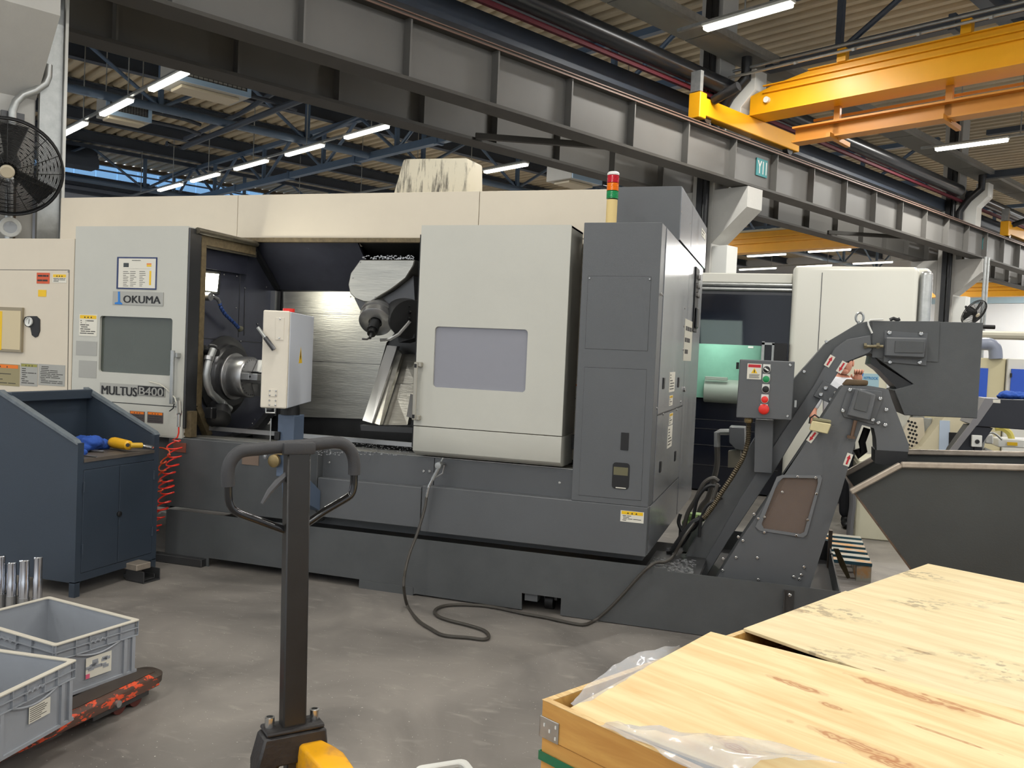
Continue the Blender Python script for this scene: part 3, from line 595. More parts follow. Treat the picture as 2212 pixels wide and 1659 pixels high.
# lower fronts
MB().box((-4.06,YF+.12,.36),(-.76,6.3,.44)).build('base_frame',dgrey2,Mc,smooth=0)
MB().box((-4.06,YF,.385),(-2.885,YF+.2,.865)).build('left_apron',dgrey2,Mc,bevel=.004)
MB().box((-2.88,YF,.43),(-2.145,YF+.07,.685)).build('front_cover',dgrey,Mc,bevel=.004)
MB().box((-2.14,YF,.41),(-.725,YF+.07,.698)).build('front_cover',dgrey,Mc,bevel=.004)
MB().box((-1.175,YF+.07,.41),(-.725,7.3,.692)).build('cabinet_plinth',glossg,Mc,smooth=0)
MB().box((-2.885,5.0,.44),(-2.095,5.2,.868)).build('upper_band',dgrey,Mc,smooth=0)
MB().box((-2.09,5.0,.44),(-1.18,5.2,.868)).build('upper_band',dgrey,Mc,smooth=0)
bolts(Mc,[PY(915,1018,5.0),PY(928,1018,5.0),PY(1209,1043,5.0),PY(711,999,5.0)],(0,-1,0),.009)
mb=MB(); p=PY(959,1002,5.0); mb.cyl((p.x,4.93,p.z),(p.x,5.0,p.z),.013,14); mb.lathe((p.x,4.935,p.z),(0,-1,0),[(.013,0),(.02,0),(.02,.012),(.012,.014),(0,.014)],14); mb.build('gun_hook',steel,Mc)
# sill
mb=MB(); mb.prism([(-3.95,5.02,.872),(-3.95,5.12,.872),(-3.95,5.75,.80),(-3.95,5.75,.75),(-3.95,5.02,.80)],(2.8,0,0)); mb.build('sloped_sill',silver,Mc,smooth=0)
MB().box((-3.95,5.2,.90),(-1.3,5.22,.93)).build('sill_lip',steel,Mc,smooth=0)
# interior
yb=6.13
MB().prism([(-4.02,5.02,.78),(-4.02,5.02,2.33),(-4.02,5.75,2.33),(-4.02,yb,1.98),(-4.02,yb,.95),(-4.02,5.8,.78)],(-.02,0,0)).build('inner_side_wall',inner,Mc,smooth=0)
MB().box((-4.04,yb,.7),(-1.2,yb+.02,2.34)).build('inner_back_wall',blackm,Mc,smooth=0)
mb=MB(); mb.prism([(-4.02,5.74,2.335),(-4.02,yb,1.985),(-4.02,yb+.01,2.0),(-4.02,5.75,2.35)],(.92,0,0)); mb.build('slanted_ceiling',inner,Mc,smooth=0)
mb=MB(); mb.prism([(-3.1,5.74,2.335),(-3.1,yb,2.2),(-3.1,yb+.01,2.21),(-3.1,5.75,2.35)],(1.9,0,0)); mb.build('inner_ceiling',black,Mc,smooth=0)
mb=MB(); mb.prism([PY(u,v,yb-.02) for u,v in ((612,630),(776,630),(852,720),(835,740),(788,905),(640,900),(612,880))],(0,.018,0)); mb.build('back_panel',silver,Mc,smooth=0)
mb=MB(); mb.box((-3.93,yb-.024,1.415),(-3.05,yb-.02,1.418)); mb.box((-3.93,yb-.024,1.80),(-3.2,yb-.02,1.802)); mb.build('panel_seam',dsteel,Mc,smooth=0)
MB().box((-4.02,yb-.09,.95),(-3.98,yb-.01,1.97)).build('corner_trim',steel,Mc,smooth=0)
MB().beam((-4.0,5.80,.80),(-4.0,yb-.05,.99),.05,.06).build('edge_channel',dsteel,Mc,smooth=0); MB().beam((-4.0,5.70,2.33),(-4.0,yb-.03,1.99),.04,.03).build('edge_channel',dsteel,Mc,smooth=0)
mb=MB(); mb.beam((-4.0,5.3,.78),(-4.0,5.85,.86),.09,.04); mb.build('lower_channel',dsteel,Mc,smooth=0)
X=-4.018
mb=MB()
for (u0,v0),(u1,v1) in (((425,729),(575,741)),((519,588),(515,729)),((529,621),(527,725)),): 
    a=PX(u0,v0,X); b=PX(u1,v1,X); mb.beam(a,b,.004,.004)
mb.build('wall_seam',dsteel,Mc,smooth=0)
MB().box((-4.02,5.04,2.06),(-3.99,5.67,2.27)).build('wall_cover',mat('cover_violet_grey',(60,62,74),.35,metal=.3),Mc,smooth=0)
bolts(Mc,[PX(u,v,X) for u,v in ((442,586),(484,593),(512,597),(529,622),(510,665),(472,735),(520,737),(566,727),(565,740),(488,746),(437,820),(453,857),(550,906),(545,915),(556,700),(575,620))],(1,0,0),.007,.005)
# work light
mb=MB(); q=[PX(u,v,X+.006) for u,v in ((418,588),(470,592),(466,630),(418,623))]; mb.prism(q,(.012,0,0)); mb.build('work_light',emis('work_lamp',(255,252,225),14),Mc,smooth=0)
mb=MB(); q=[PX(u,v,X) for u,v in ((412,582),(475,587),(472,636),(414,629))]; mb.prism(q,(.008,0,0)); mb.build('light_frame',dsteel,Mc,smooth=0)
l=D.lights.new('work_lamp_light','AREA'); l.size=.22; l.energy=5; l.color=(1,.98,.88); lo=D.objects.new('work_lamp_light',l); COL.objects.link(lo); pq=PX(445,606,X); lo.location=pq+V((.05,0,0)); lo.rotation_euler=(0,-PI/2,0)
# coolant jet
xc=-3.94
mb=MB(); mb.cyl(PX(430,640,X),PX(430,640,X)+V((.10,0,0)),.03,14); pts=[PX(430,640,X)+V((.1,0,0)),PX(447,640,xc),PX(460,641,xc),PX(470,646,xc),PX(474,654,xc)]; mb.tube(pts,.014,10); mb.build('coolant_valve',steel,Mc)
mb=MB(); pts=[PX(u,v,xc) for u,v in ((474,654),(479,668),(487,680),(498,690),(508,700),(516,709))]
def interp(pts,n):
    o=[]; 
    for i in range(len(pts)-1):
        for k in range(n): o.append(pts[i].lerp(pts[i+1],k/n))
    return o+[pts[-1]]
ip=interp(pts,6); mb.tube(ip,[.0145 if i%3 else .0095 for i in range(len(ip))],10); mb.build('coolant_hose',mat('hose_blue',(40,66,120),.35),Mc)
mb=MB(); mb.lathe(PX(515,707,xc),(PX(525,715,xc)-PX(515,707,xc)),[(0,0),(.014,0),(.024,.03),(.010,.05),(0,.05)],12); mb.build('hose_nozzle',mat('nozzle_olive',(96,94,78),.5),Mc)
# chuck
yc,zc=PX(486,808,-3.95).y,PX(486,808,-3.95).z; yc=5.47; zc=1.285
Cc=V((-4.02,yc,zc))
MB().lathe(Cc,(1,0,0),[(0,0),(.30,0),(.30,.015),(.25,.02),(.235,.03),(.235,.06),(.225,.07),(.22,.085),(0,.085)],48).build('spindle_flange',dsteel,Mc)
Ck=MB().lathe(Cc+V((.085,0,0)),(1,0,0),[(0,0),(.17,0),(.175,.015),(.17,.02),(.15,.022),(.152,.03),(.152,.15),(.145,.16),(.04,.16),(.04,.12),(0,.12)],48).build('chuck',steel,Mc)
fx=-4.02+.085+.16
for k,a in enumerate((55,175,295)):
    a=math.radians(a); d=V((0,math.cos(a),math.sin(a))); e=V((0,-math.sin(a),math.cos(a))); c=V((fx,yc,zc))
    mb=MB(); mb.cbox(c+d*.09+V((.035,0,0)),d*.055,e*.026,V((.035,0,0))); mb.cbox(c+d*.065+V((.08,0,0)),d*.035,e*.026,V((.03,0,0))); mb.build('jaw',steel,Ck,bevel=.004)
    mb=MB()
    for f in (.09,.13): mb.cyl(c+d*f+V((.0695,0,0)),c+d*f+V((.0715,0,0)),.009,10)
    mb.build('jaw_screw',black,Ck)
mb=MB()
for k in range(30):
    a=2*PI*k/30; mb.cyl((fx-.0005,yc+.13*math.cos(a),zc+.13*math.sin(a)),(fx+.001,yc+.13*math.cos(a),zc+.13*math.sin(a)),.004,6)
mb.build('face_holes',black,Ck)
# drain pump pipe left of the chuck
mb=MB(); a0=PX(437,760,X); mb.lathe(a0,(1,0,0),[(0,0),(.05,0),(.05,.02),(.028,.03),(.028,.13),(0,.13)],18); mb.build('pipe_port',blackm,Mc)
xc=-3.87; mb=MB(); mb.tube([PX(u,v,xc) for u,v in ((461,754),(456,768),(450,785),(446,808),(448,830),(455,848),(472,864),(486,877),(496,884))],.026,14); mb.build('metal_pipe',galv,Mc)
mb=MB(); mb.cyl(PX(452,770,xc),PX(450,778,xc),.031,14); mb.cyl(PX(478,870,xc),PX(483,875,xc),.031,14); mb.build('hose_clamp',steel,Mc)
mb=MB(); c=PX(482,892,-3.84); mb.lathe(c+V((-.08,.05,.03)),(.5,-.6,-.55),[(0,0),(.075,0),(.085,.05),(.085,.13),(.04,.15),(0,.15)],20); mb.build('pump_head',blackm,Mc)
mb=MB(); mb.cbox(PX(455,892,-3.87),(.03,0,0),(0,.03,0),(0,0,.04)); mb.build('pump_block',blackm,Mc,bevel=.006)
mb=MB(); mb.tube([PX(u,v,-3.97) for u,v in ((452,744),(462,745),(468,748),(470,760))],.005,6); mb.build('small_tube',steel,Mc)
# tool spindle head
mb=MB(); mb.prism(pp([(778,561),(896,561),(893,574),(876,601),(846,624),(811,645),(800,652),(786,652),(768,645),(756,634),(752,615),(757,590)],5.72),(0,.3,0)); mb.build('spindle_housing',silver,Mc,bevel=.006)
mb=MB(); mb.prism(pp([(765,643),(800,655),(850,630),(893,596),(896,650),(840,676),(778,670)],5.78),(0,.25,0)); mb.build('housing_underside',dsteel,Mc,smooth=0)
bolts(Mc,[PY(u,v,5.72) for u,v in ((762,600),(758,641),(811,642),(778,566))],(0,-1,0),.006)
c=PY(818,676,5.82); ax=(PY(802,722,5.62)-c).normalized()
MB().lathe(c-ax*.04,ax,[(0,0),(.12,0),(.125,.05),(.13,.055),(.13,.085),(.115,.09),(.115,.10),(.125,.105),(.125,.155),(.118,.16),(.05,.163),(.045,.15),(0,.15)],36).build('spindle_nose',steel,Mc)
mb=MB(); mb.cyl(c+ax*.11,c+ax*.22,.042,16); mb.cyl(c+ax*.22,c+ax*.26,.032,14); mb.build('tool_holder',blackm,Mc)
mb=MB(); q=c+ax*.26; mb.cyl(q,q+ax*.05,.012,8); mb.tube([q+ax*.04,q+ax*.055+V((-.02,0,-.005)),q+ax*.055+V((-.045,0,-.005)),q+ax*.06+V((-.06,0,.0))],.008,6); mb.build('boring_tool',dsteel,Mc)
mb=MB(); mb.cyl(PY(865,672,5.95),PY(885,690,5.80),.15,28); mb.build('swivel_drum',dsteel,Mc)
mb=MB(); mb.prism(pp([(862,630),(872,600),(893,590),(896,730),(862,740),(850,700)],5.86),(0,.2,0)); mb.build('head_rear',blackm,Mc,smooth=0)
mb=MB(); mb.tube(pp([(822,735),(842,733),(862,722),(878,704),(886,694)],5.7),.013,6); mb.build('swivel_guard',steel,Mc)
mb=MB()
for i in range(5):
    a=.9-i*.42; q=PY(868,676,5.78)+V((math.cos(a)*.07-.0,0,math.sin(a)*.11)); mb.cyl(q,q+V((-.01,-.012,0)),.013,8)
mb.build('drum_holes',black,Mc)
# guideway covers
def slab(name,L,m,th=(0,.05,0)):
    mb=MB(); mb.prism([PY(u,v,y) for u,v,y in L],th); return mb.build(name,m,Mc,smooth=0)
slab('guideway',[(783,908,5.62),(803,914,5.60),(858,748,5.98),(836,746,6.0)],steel)
slab('guideway',[(806,914,5.62),(820,918,5.60),(868,765,5.98),(858,755,6.0)],silver)
slab('guideway',[(878,900,5.62),(896,905,5.6),(896,830,5.9),(890,830,5.9)],steel)
slab('way_cover',[(822,918,5.66),(880,918,5.66),(898,830,5.86),(846,830,5.88)],silver)
slab('way_cover',[(847,829,5.90),(898,829,5.88),(900,765,6.05),(868,765,6.05)],silver)
slab('way_base',[(778,918,5.6),(895,924,5.6),(895,936,5.6),(780,930,5.6)],dsteel)
mb=MB(); R=random.Random(9)
for i in range(260):
    p=PZ(R.uniform(675,888),R.uniform(958,984),.868); mb.cbox(p+V((0,0,.003)),(R.uniform(.002,.006),0,0),(0,R.uniform(.001,.004),0),(0,0,.002))
for i in range(120):
    p=PY(R.uniform(782,896),R.uniform(552,560),5.73); mb.cbox(p,(R.uniform(.002,.006),0,0),(0,R.uniform(.001,.006),0),(0,0,R.uniform(.001,.004)))
mb.build('metal_chips',steel,Mc,kind='stuff',smooth=0)
# ---- left front panel with window
xl,xr=-4.916,-3.95
ox,oz=xl,.86
a=xz(216,682); b=xz(369,812)
W1=rrect(a[0]-ox,b[1]-oz-.0,b[0]-ox,a[1]-oz,.02)
MB().plate([(0,0),(xr-ox,0),(xr-ox,2.32-oz),(0,2.32-oz)],[W1],(ox,YF,oz),(1,0,0),(0,0,1),(0,.02,0)).build('left_front_panel',doorg,Mc,smooth=0)
MB().box((a[0]-.02,YF+.022,b[1]-.02),(b[0]+.02,YF+.028,a[1]+.02)).build('left_window',glz2,Mc,smooth=0)
MB().box((a[0]-.1,YF+.12,b[1]-.1),(b[0]+.06,YF+.13,a[1]+.1)).build('window_backing',mat('olive_grey_inside',(120,128,116),.4),Mc,smooth=0)
MB().box((a[0]+.04,YF+.10,b[1]+.12),(a[0]+.2,YF+.11,a[1]-.1)).build('inner_shelf',mat('dull_inside',(62,66,62),.4),Mc,smooth=0)
MB().box((xl,YF+.02,.87),(xr,YF+.04,.88)).build('panel_flange',doorg,Mc,smooth=0)
MB().box((xr-.055,YF+.02,.9),(xr-.0,5.06,2.31)).build('jamb',cream,Mc,smooth=0)
MB().box((xl,YF+.02,.86),(xl+.02,5.7,2.318)).build('left_side_panel',doorg,Mc,smooth=0)
MB().box((xl,YF+.02,2.30),(xr,5.7,2.318)).build('left_top_panel',doorg,Mc,smooth=0)
mb=MB(); mb.box((xr-.008,YF+.005,.93),(xr+.012,5.06,2.31)); mb.build('door_post',dsteel,Mc,bevel=.004)
mb=MB(); mb.cyl((xr+.02,5.0,2.30),(xr+.02,5.70,2.30),.022,12); mb.box((xr-.03,5.02,2.2),(xr+.005,5.72,2.245)); mb.build('door_rail',mat('grimy_rail',(96,90,76),.4,metal=.4,var=.3,vs=20),Mc)
gr=mat('grimy_frame',(104,90,64),.6,var=.4,vs=30)
mb=MB(); mb.box((xr-.03,5.06,1.08),(xr+.015,5.11,2.26)); mb.beam((xr-.01,5.08,1.08),(xr-.01,5.22,.86),.05,.05); mb.box((xr-.03,5.05,2.215),(xr+.01,5.7,2.28)); mb.build('bay_frame',gr,Mc,smooth=0)
mb=MB(); mb.box((xr-.02,YF+.03,.87),(xr+.05,YF+.09,1.05)); mb.build('frame_shoe',gr,Mc,smooth=0)
# left apron below: lighter lower panel
a=xz(310,920); MB().box((-4.9,YF-.002,.87),(xr-.03,YF+.02,1.075)).build('lower_left_panel',doorg,Mc,smooth=0)
MB().box((xl,YF-.003,1.075),(xr-.03,YF+.0,1.08)).build('panel_joint',black,Mc,smooth=0)
MB().box((-4.95,YF+.05,.36),(-4.07,6.3,.87)).build('left_base',dgrey2,Mc,smooth=0)
# handle of the open door
hx=xz(383,757)[0]
mb=MB(); mb.box((hx-.012,YF-.055,xz(383,872)[1]),(hx+.014,YF-.035,xz(383,757)[1])); mb.box((hx-.01,YF-.04,xz(383,868)[1]),(hx+.03,YF,xz(383,858)[1])); mb.box((hx-.01,YF-.04,xz(383,772)[1]),(hx+.03,YF,xz(383,762)[1])); mb.build('door_handle',galv,Mc,bevel=.003)
# plates, text
def plate(u0,v0,u1,v1,m,name,Y=YF,par=Mc,th=.004,bv=.001):
    a=xz(u0,v0,Y); b=xz(u1,v1,Y); return MB().box((a[0],Y-th,b[1]),(b[0],Y,a[1])).build(name,m,par,smooth=0)
pl=plate(245,629,353,661,silvlab,'maker_plate')
a=xz(267,654); b=xz(347,640); text('OKUMA',(a[0],YF-.0045,a[1]),(1,0,0),(0,0,1),b[0]-a[0],black,pl,height=.052,dx=.005)
q=lambda u,v:(PY(u,v,YF).x,YF-.0045,PY(u,v,YF).z)
lb=mat('logo_blue',(30,120,200),.4)
mb=MB(); mb.prism([q(*t) for t in ((256,630),(260,630),(260.5,652),(265,655),(265,658),(249,657),(249,654),(256,652))],(0,-.0012,0)); mb.build('logo_mark',lb,pl,smooth=0)
pl=plate(217,826,357,858,silvlab,'model_plate')
a=xz(220,849); b=xz(296,835); text('MULTUS',(a[0],YF-.0045,xz(220,851)[1]),(1,0,0),(0,0,1),b[0]-a[0],black,pl,height=.062,dx=.006)
bp=plate(298,833,354,856,black,'model_panel',Y=YF-.0045,th=.0008,par=pl)
a=xz(300,853,YF-.006); b=xz(352,840,YF-.006); text('B400',(a[0],YF-.0062,a[1]),(1,0,0),(0,0,1),b[0]-a[0],silvlab,pl,height=.058,dx=.004)
# instruction sheet in a blue frame
pl=plate(254,555,338,626,mat('navy_frame',(34,50,96),.4),'sheet_frame')
s2=plate(257,558,335,623,paper,'instruction_sheet',Y=YF-.004,th=.001,par=pl)
mb=MB(); R=random.Random(5)
def rb(mb,u0,v0,u1,v1,Y=YF-.0052):
    a=xz(u0,v0,Y); b=xz(u1,v1,Y); mb.box((a[0],Y-.0006,b[1]),(b[0],Y,a[1]))
for i in range(9):
    v=586+i*3.9
    for u in (266,281,301): rb(mb,u,v,u+R.uniform(6,14),v+1.1)
rb(mb,266,580,326,581); rb(mb,285,562,304,563.3); mb.build('printed_text',ink,pl,smooth=0)
mb=MB(); rb(mb,267,568,278,577); mb.build('photo_print',mat('dark_photo',(60,66,66),.5),pl,smooth=0)
mb=MB(); rb(mb,317,569,327,571.5); mb.build('colour_block',olab,pl,smooth=0); mb=MB(); rb(mb,317,572,327,576); rb(mb,323,585,326,616); mb.build('yellow_column',ylab,pl,smooth=0)
sticker(Mc,172,679,209,727,YF,head=ylab,hh=.16,n=7)
pl=plate(177,688,185,700,paper,'sign_spot',Y=YF-.002,th=.001)
sticker(Mc,165,736,209,769,YF,n=0,base=silvlab,name='blank_plate'); sticker(Mc,171,778,208,817,YF,n=0,base=silvlab,name='blank_plate')
dk=mat('soiled_label',(74,66,66),.6)
sticker(Mc,281,887,312,913,YF-.003,head=olab,n=3,base=dk); sticker(Mc,319,889,352,915,YF-.003,head=olab,n=3,base=dk)
pl=plate(524,978,559,1006,mat('brown_sticker',(122,104,90),.5),'faded_sticker')
mb=MB(); p=PY(573,986,YF); mb.lathe(p,(0,-1,0),[(.018,0),(.018,.004),(.013,.004),(.013,.012),(.003,.014),(0,.014)],16); mb.build('round_knob',steel,Mc)
pl=plate(375,955,402,978,mat('red_brown_sticker',(128,74,60),.5),'faded_sticker')
# ---- cream upper housing
yt=5.70
xs=[-5.85,PY(513,460,yt).x,PY(1034,470,yt).x,-1.2]
zt=2.677; zb=2.347
for i in range(3):
    MB().box((xs[i]+.002,yt,zb if i else 2.24),(xs[i+1]-.002,yt+.02,zt)).build('top_panel',cream,Mc,bevel=.002)
MB().box((-5.85,yt+.02,2.36),(-1.2,7.3,zt-.003)).build('housing_top',cream,Mc,smooth=0)
MB().box((-5.84,yt+.02,.3),(-4.96,7.3,2.2)).build('housing_left',cream,Mc,smooth=0)
MB().box((-4.1,yt-.02,2.315),(-1.4,yt+.03,zb)).build('opening_lip',gr,Mc,smooth=0)
MB().box((-2.1,yt-.02,.87),(-1.19,yt,2.34)).build('right_inner_front',cream,Mc,smooth=0)
MB().box((-1.28,5.24,.90),(-1.182,5.26,2.25)).build('cream_post',cream,Mc,smooth=0)
# left cream cabinet
MB().box((-6.0,YF,.3),(-4.925,yt,2.232)).build('left_cabinet',cream,Mc,bevel=.004)
seam_panel(Mc,'cabinet_door',[PY(-60,582,YF),PY(150,583,YF),PY(146,900,YF),PY(-60,900,YF)],(0,-1,0),cream)
sticker(Mc,80,589,107,613,YF-.003,n=2,base=mat('label_red_orange',(208,84,42),.5)); sticker(Mc,114,592,144,611,YF-.003,head=ylab,hh=.35,n=3)
sticker(Mc,83,626,100,641,YF-.003,n=0,base=ylab,name='yellow_tag')
bolts(Mc,[PY(148,587,YF)],(0,-1,0),.006)
pl=plate(-60,661,50,761,mat('document_holder_frame',(150,138,114),.4),'document_holder',Y=YF-.003,th=.02)
plate(-60,668,43,756,mat('manual_cover',(208,192,156),.6),'manual_sheet',Y=YF-.023,th=.002,par=pl); plate(-60,670,3,756,ylab,'yellow_sheet',Y=YF-.0252,th=.001,par=pl)
mb=MB(); mb.prism([PY(u,v,YF-.003) for u,v in ((52,693),(55,685),(62,683),(80,683),(87,690),(87,715),(83,726),(77,729),(70,724),(67,708),(56,704))],(0,-.006,0)); gp=mb.build('gauge_recess',black,Mc,smooth=0)
p=PY(63,695,YF-.009); MB().lathe(p,(0,-1,0),[(0,.002),(.028,.002),(.03,.01),(.033,.01),(.034,0)],24).build('pressure_gauge',white,gp); MB().beam(p+V((-.002,-.0035,-.015)),p+V((.002,-.0035,.018)),.004,.002).build('needle',black,gp,smooth=0)
sticker(Mc,-40,783,42,835,YF-.003,head=olab,hh=.16,n=8,base=mat('olive_label',(150,140,104),.6)); sticker(Mc,45,784,81,835,YF-.003,head=mat('label_olive',(150,146,70),.5),hh=.12,n=8,base=silvlab); sticker(Mc,84,786,140,835,YF-.003,n=10,base=silvlab)
# ---- right sliding door
dx0,dx1=-2.215,-1.256; dz0=.884; zs=PY(1050,931,YF).z
a=xz(940,706); b=xz(1134,856)
MB().plate([(0,0),(dx1-dx0,0),(dx1-dx0,2.317-zs),(0,2.317-zs)],[rrect(a[0]-dx0,b[1]+.02-zs,b[0]-dx0,a[1]-zs,.022)],(dx0,YF,zs+.003),(1,0,0),(0,0,1),(0,.012,0)).build('door_skin',doorg,Mc,smooth=0)
MB().box((a[0]-.03,YF+.012,b[1]-.02),(b[0]+.03,YF+.02,a[1]+.03)).build('door_window',glz,Mc,smooth=0)
MB().box((a[0]-.05,YF+.15,b[1]-.05),(b[0]+.05,YF+.16,a[1]+.05)).build('window_backing',mat('violet_reflection',(176,172,178),.6),Mc,smooth=0)  # pale backing painted in the violet-grey that the door glass reflects
mb=MB(); mb.prism([(dx0,YF,zs-.003),(dx0,YF,dz0+.03),(dx0,YF+.05,dz0),(dx0,YF+.29,dz0),(dx0,YF+.29,zs-.003)],(dx1-dx0,0,0)); mb.build('door_lower',doorg,Mc,bevel=.002)
dd=mat('door_edge_grey',(128,128,122),.4)
mb=MB(); mb.box((dx0,YF+.012,zs+.003),(dx0+.012,YF+.30,2.317)); mb.box((dx1-.006,YF+.012,zs),(dx1,YF+.30,2.317)); mb.box((dx0,YF+.012,2.305),(dx1,YF+.30,2.317)); mb.build('door_return',dd,Mc,smooth=0)
MB().box((dx0-.03,YF+.05,.93),(dx0-.008,YF+.3,2.27)).build('door_seal',black,Mc,smooth=0)
hx=xz(905,782)[0]; z1=xz(905,782)[1]; z0=xz(905,907)[1]
mb=MB(); mb.box((hx-.012,YF-.05,z0),(hx+.012,YF-.035,z1)); mb.box((hx-.008,YF-.04,z1-.03),(hx+.03,YF,z1)); mb.box((hx-.008,YF-.04,z0),(hx+.03,YF,z0+.03)); mb.build('door_handle',mat('handle_grey',(168,164,152),.35,metal=.4),Mc,bevel=.004)
mb=MB(); mb.box((hx-.008,YF-.052,z1-.035),(hx+.008,YF-.05,z1-.012)); mb.box((hx-.008,YF-.052,z0+.012),(hx+.008,YF-.05,z0+.035)); mb.build('handle_inset',black,Mc,smooth=0)
sticker(Mc,1224,827,1245,875,5.24,head=olab,hh=.1,n=5); sticker(Mc,1222,885,1242,925,5.24,n=6)
MB().box((-1.27,5.2,.97),(-1.185,5.23,1.06)).build('small_box',dgrey,Mc,bevel=.004)
mb=MB(); mb.cyl((-1.24,5.27,2.28),(-1.21,5.27,2.28),.025,14); mb.build('door_roller',black,Mc)
# ---- right grey cabinet
cx0,cx1=-1.18,-.725
mb=MB(); mb.box((cx0,YF,.698),(cx1,5.1,2.333)); mb.build('cabinet_front',dgrey,Mc,bevel=.003)
MB().box((cx0,5.1,.698),(cx1-.004,7.35,2.330)).build('cabinet_body',glossg,Mc,smooth=0)
seam_panel(Mc,'access_panel',[PY(1270.5,596,YF),PY(1407,597,YF),PY(1399,758.6,YF),PY(1263.5,753,YF)],(0,-1,0),dgrey,gap=.0015,th=.0015)
sp=seam_panel(Mc,'access_panel',[PY(1262.8,792.6,YF),PY(1397.4,797.8,YF),PY(1385,1082,YF),PY(1250,1069.7,YF)],(0,-1,0),dgrey,gap=.0015,th=.0015)
bolts(Mc,[PY(1273.5,601,YF-.002),PY(1403.5,603,YF-.002)],(0,-1,0),.006)
plate(1342,934,1357,973,black,'slot',Y=YF-.003,th=.002)
a=xz(1324,998,YF-.003); b=xz(1358,1058,YF-.003); 
mb=MB(); mb.plate([(x,z) for x,z in rrect(a[0],b[1],b[0],a[1],.02)],[],(0,YF-.003,0),(1,0,0),(0,0,1),(0,-.002,0)); sw=mb.build('sight_window',black,Mc,smooth=0)
plate(1326,1008,1356,1028,mat('oil_level',(104,100,74),.3),'oil_level',Y=YF-.005,th=.001,par=sw); plate(1330,1052,1352,1056,paper,'window_base',Y=YF-.005,th=.001,par=sw)
sticker(Mc,1341,1102,1390,1131,YF,head=ylab,hh=.3,n=4)
# side panels (x = cx1)
def sp_(name,P4,m=glossg,th=.004): return seam_panel(Mc,name,[PX(u,v,cx1) for u,v in P4],(1,0,0),m,gap=.002,th=th)
def sideq(y0,z0,y1,z1,name,m=glossg): 
    MB().box((cx1-.004,y0,z0),(cx1,y1,z1)).build('panel_joint',black,Mc,smooth=0)
    return MB().box((cx1-.003,y0+.006,z0+.004),(cx1+.004,y1-.006,z1-.004)).build(name,m,Mc,smooth=0)
sideq(5.1,1.225,6.36,2.33,'side_door'); sideq(5.1,.70,6.36,1.22,'lower_side_door'); sideq(6.36,.42,7.35,2.33,'rear_side_panel')
MB().box((cx1-.002,YF+.07,.42),(cx1+.002,6.35,.69)).build('plinth_side',glossg,Mc,smooth=0)
S=cx1+.004
def lat(u,v): 
    p=PX(u,v,S); return p
for u,v in ((1432,828),(1464,826),(1421,922+7),(1459,984),(1434,1010),): pass
for (u,v) in ((1433,828),(1465,826),(1458,985),(1426,1008)):
    p=lat(u,v); MB().box((S,p.y-.03,p.z-.035),(S+.006,p.y+.03,p.z+.035)).build('latch',black,Mc,bevel=.002)
bolts(Mc,[lat(u,v) for u,v in ((1427,635),(1430,637),(1418,882),(1479,666),(1477,705),(1476,755),(1470,868),(1432,895),(1461,885))],(1,0,0),.008)
sticker(Mc,1447,804,1456,845,0,n=6,side=S); sticker(Mc,1446,855,1452,875,0,head=ylab,n=3,side=S); sticker(Mc,1446,894,1452,915,0,head=ylab,n=3,side=S); sticker(Mc,1443,922,1450,963,0,n=6,side=S)
sticker(Mc,1480,688,1492,780,0,n=3,side=S,base=mat('grey_strip',(196,192,176),.5),name='document_pocket')
p=lat(1502,640); MB().box((S,p.y-.12,p.z-.28),(S+.012,p.y+.12,p.z+.22)).build('switch_panel',black,Mc,bevel=.004)
for i in range(2):
    for j in range(3): MB().cyl((S+.012,p.y-.05+.1*i,p.z+.15-.07*j),(S+.03,p.y-.05+.1*i,p.z+.15-.07*j),.022,10).build('switch_knob',steel,Mc)
MB().box((S+.012,p.y-.08,p.z-.25),(S+.03,p.y+.08,p.z-.09)).build('main_switch',blackm,Mc,bevel=.01)
MB().lathe(lat(1477,841),(1,0,0),[(.02,0),(.02,.012),(0,.014)],14).build('lock',steel,Mc)
# upper block
ub0=PY(1333,406,yt).x
MB().box((ub0,yt,2.34),(cx1,yt+.02,2.69)).build('upper_block_front',dgrey,Mc,smooth=0)
MB().box((ub0,yt+.02,2.345),(cx1-.004,7.5,2.688)).build('upper_block',glossg,Mc,smooth=0)
MB().box((cx1-.003,yt+.02,2.345),(cx1+.003,6.36,2.688)).build('block_side',glossg,Mc,smooth=0); MB().box((cx1-.003,6.375,2.345),(cx1+.003,7.5,2.688)).build('block_side',glossg,Mc,smooth=0)
bolts(Mc,[PX(1471,459,cx1),PX(1490,485,cx1)],(1,0,0),.01)
sticker(Mc,1516,492,1523,520,0,n=2,side=S-.001)
# signal tower
st=thing('signal_tower','red, amber and green stacked signal tower on a cream pole above the grey cabinet','signal light',(PY(1320,480,5.3).x,5.3,2.333))
x=st.location.x; zz=[PY(1320,v,5.3).z for v in (480,430,429,404,402,382,381,377)]
MB().cyl((x,5.3,2.333),(x,5.3,PY(1320,432,5.3).z),.034,20).build('pole',mat('cream_plastic',(224,196,130),.4),st)
zg=[PY(1322,v,5.3).z for v in (430,413,396,379,374)]
for i,(m,nm) in enumerate(((green,'green_lens'),(orange,'amber_lens'),(mat('red_lens',(196,30,50),.25),'red_lens'))):
    pr=[(0,0)]+[(.0355 if k%2 else .0375,(zg[i+1]-zg[i]-.004)*k/10) for k in range(11)]+[(0,zg[i+1]-zg[i]-.004)]
    MB().lathe((x,5.3,zg[i]+.002),UP,pr,24).build(nm,m,st)
MB().lathe((x,5.3,zg[3]),UP,[(0,0),(.037,0),(.037,.012),(.03,.02),(0,.02)],24).build('cap',white,st)
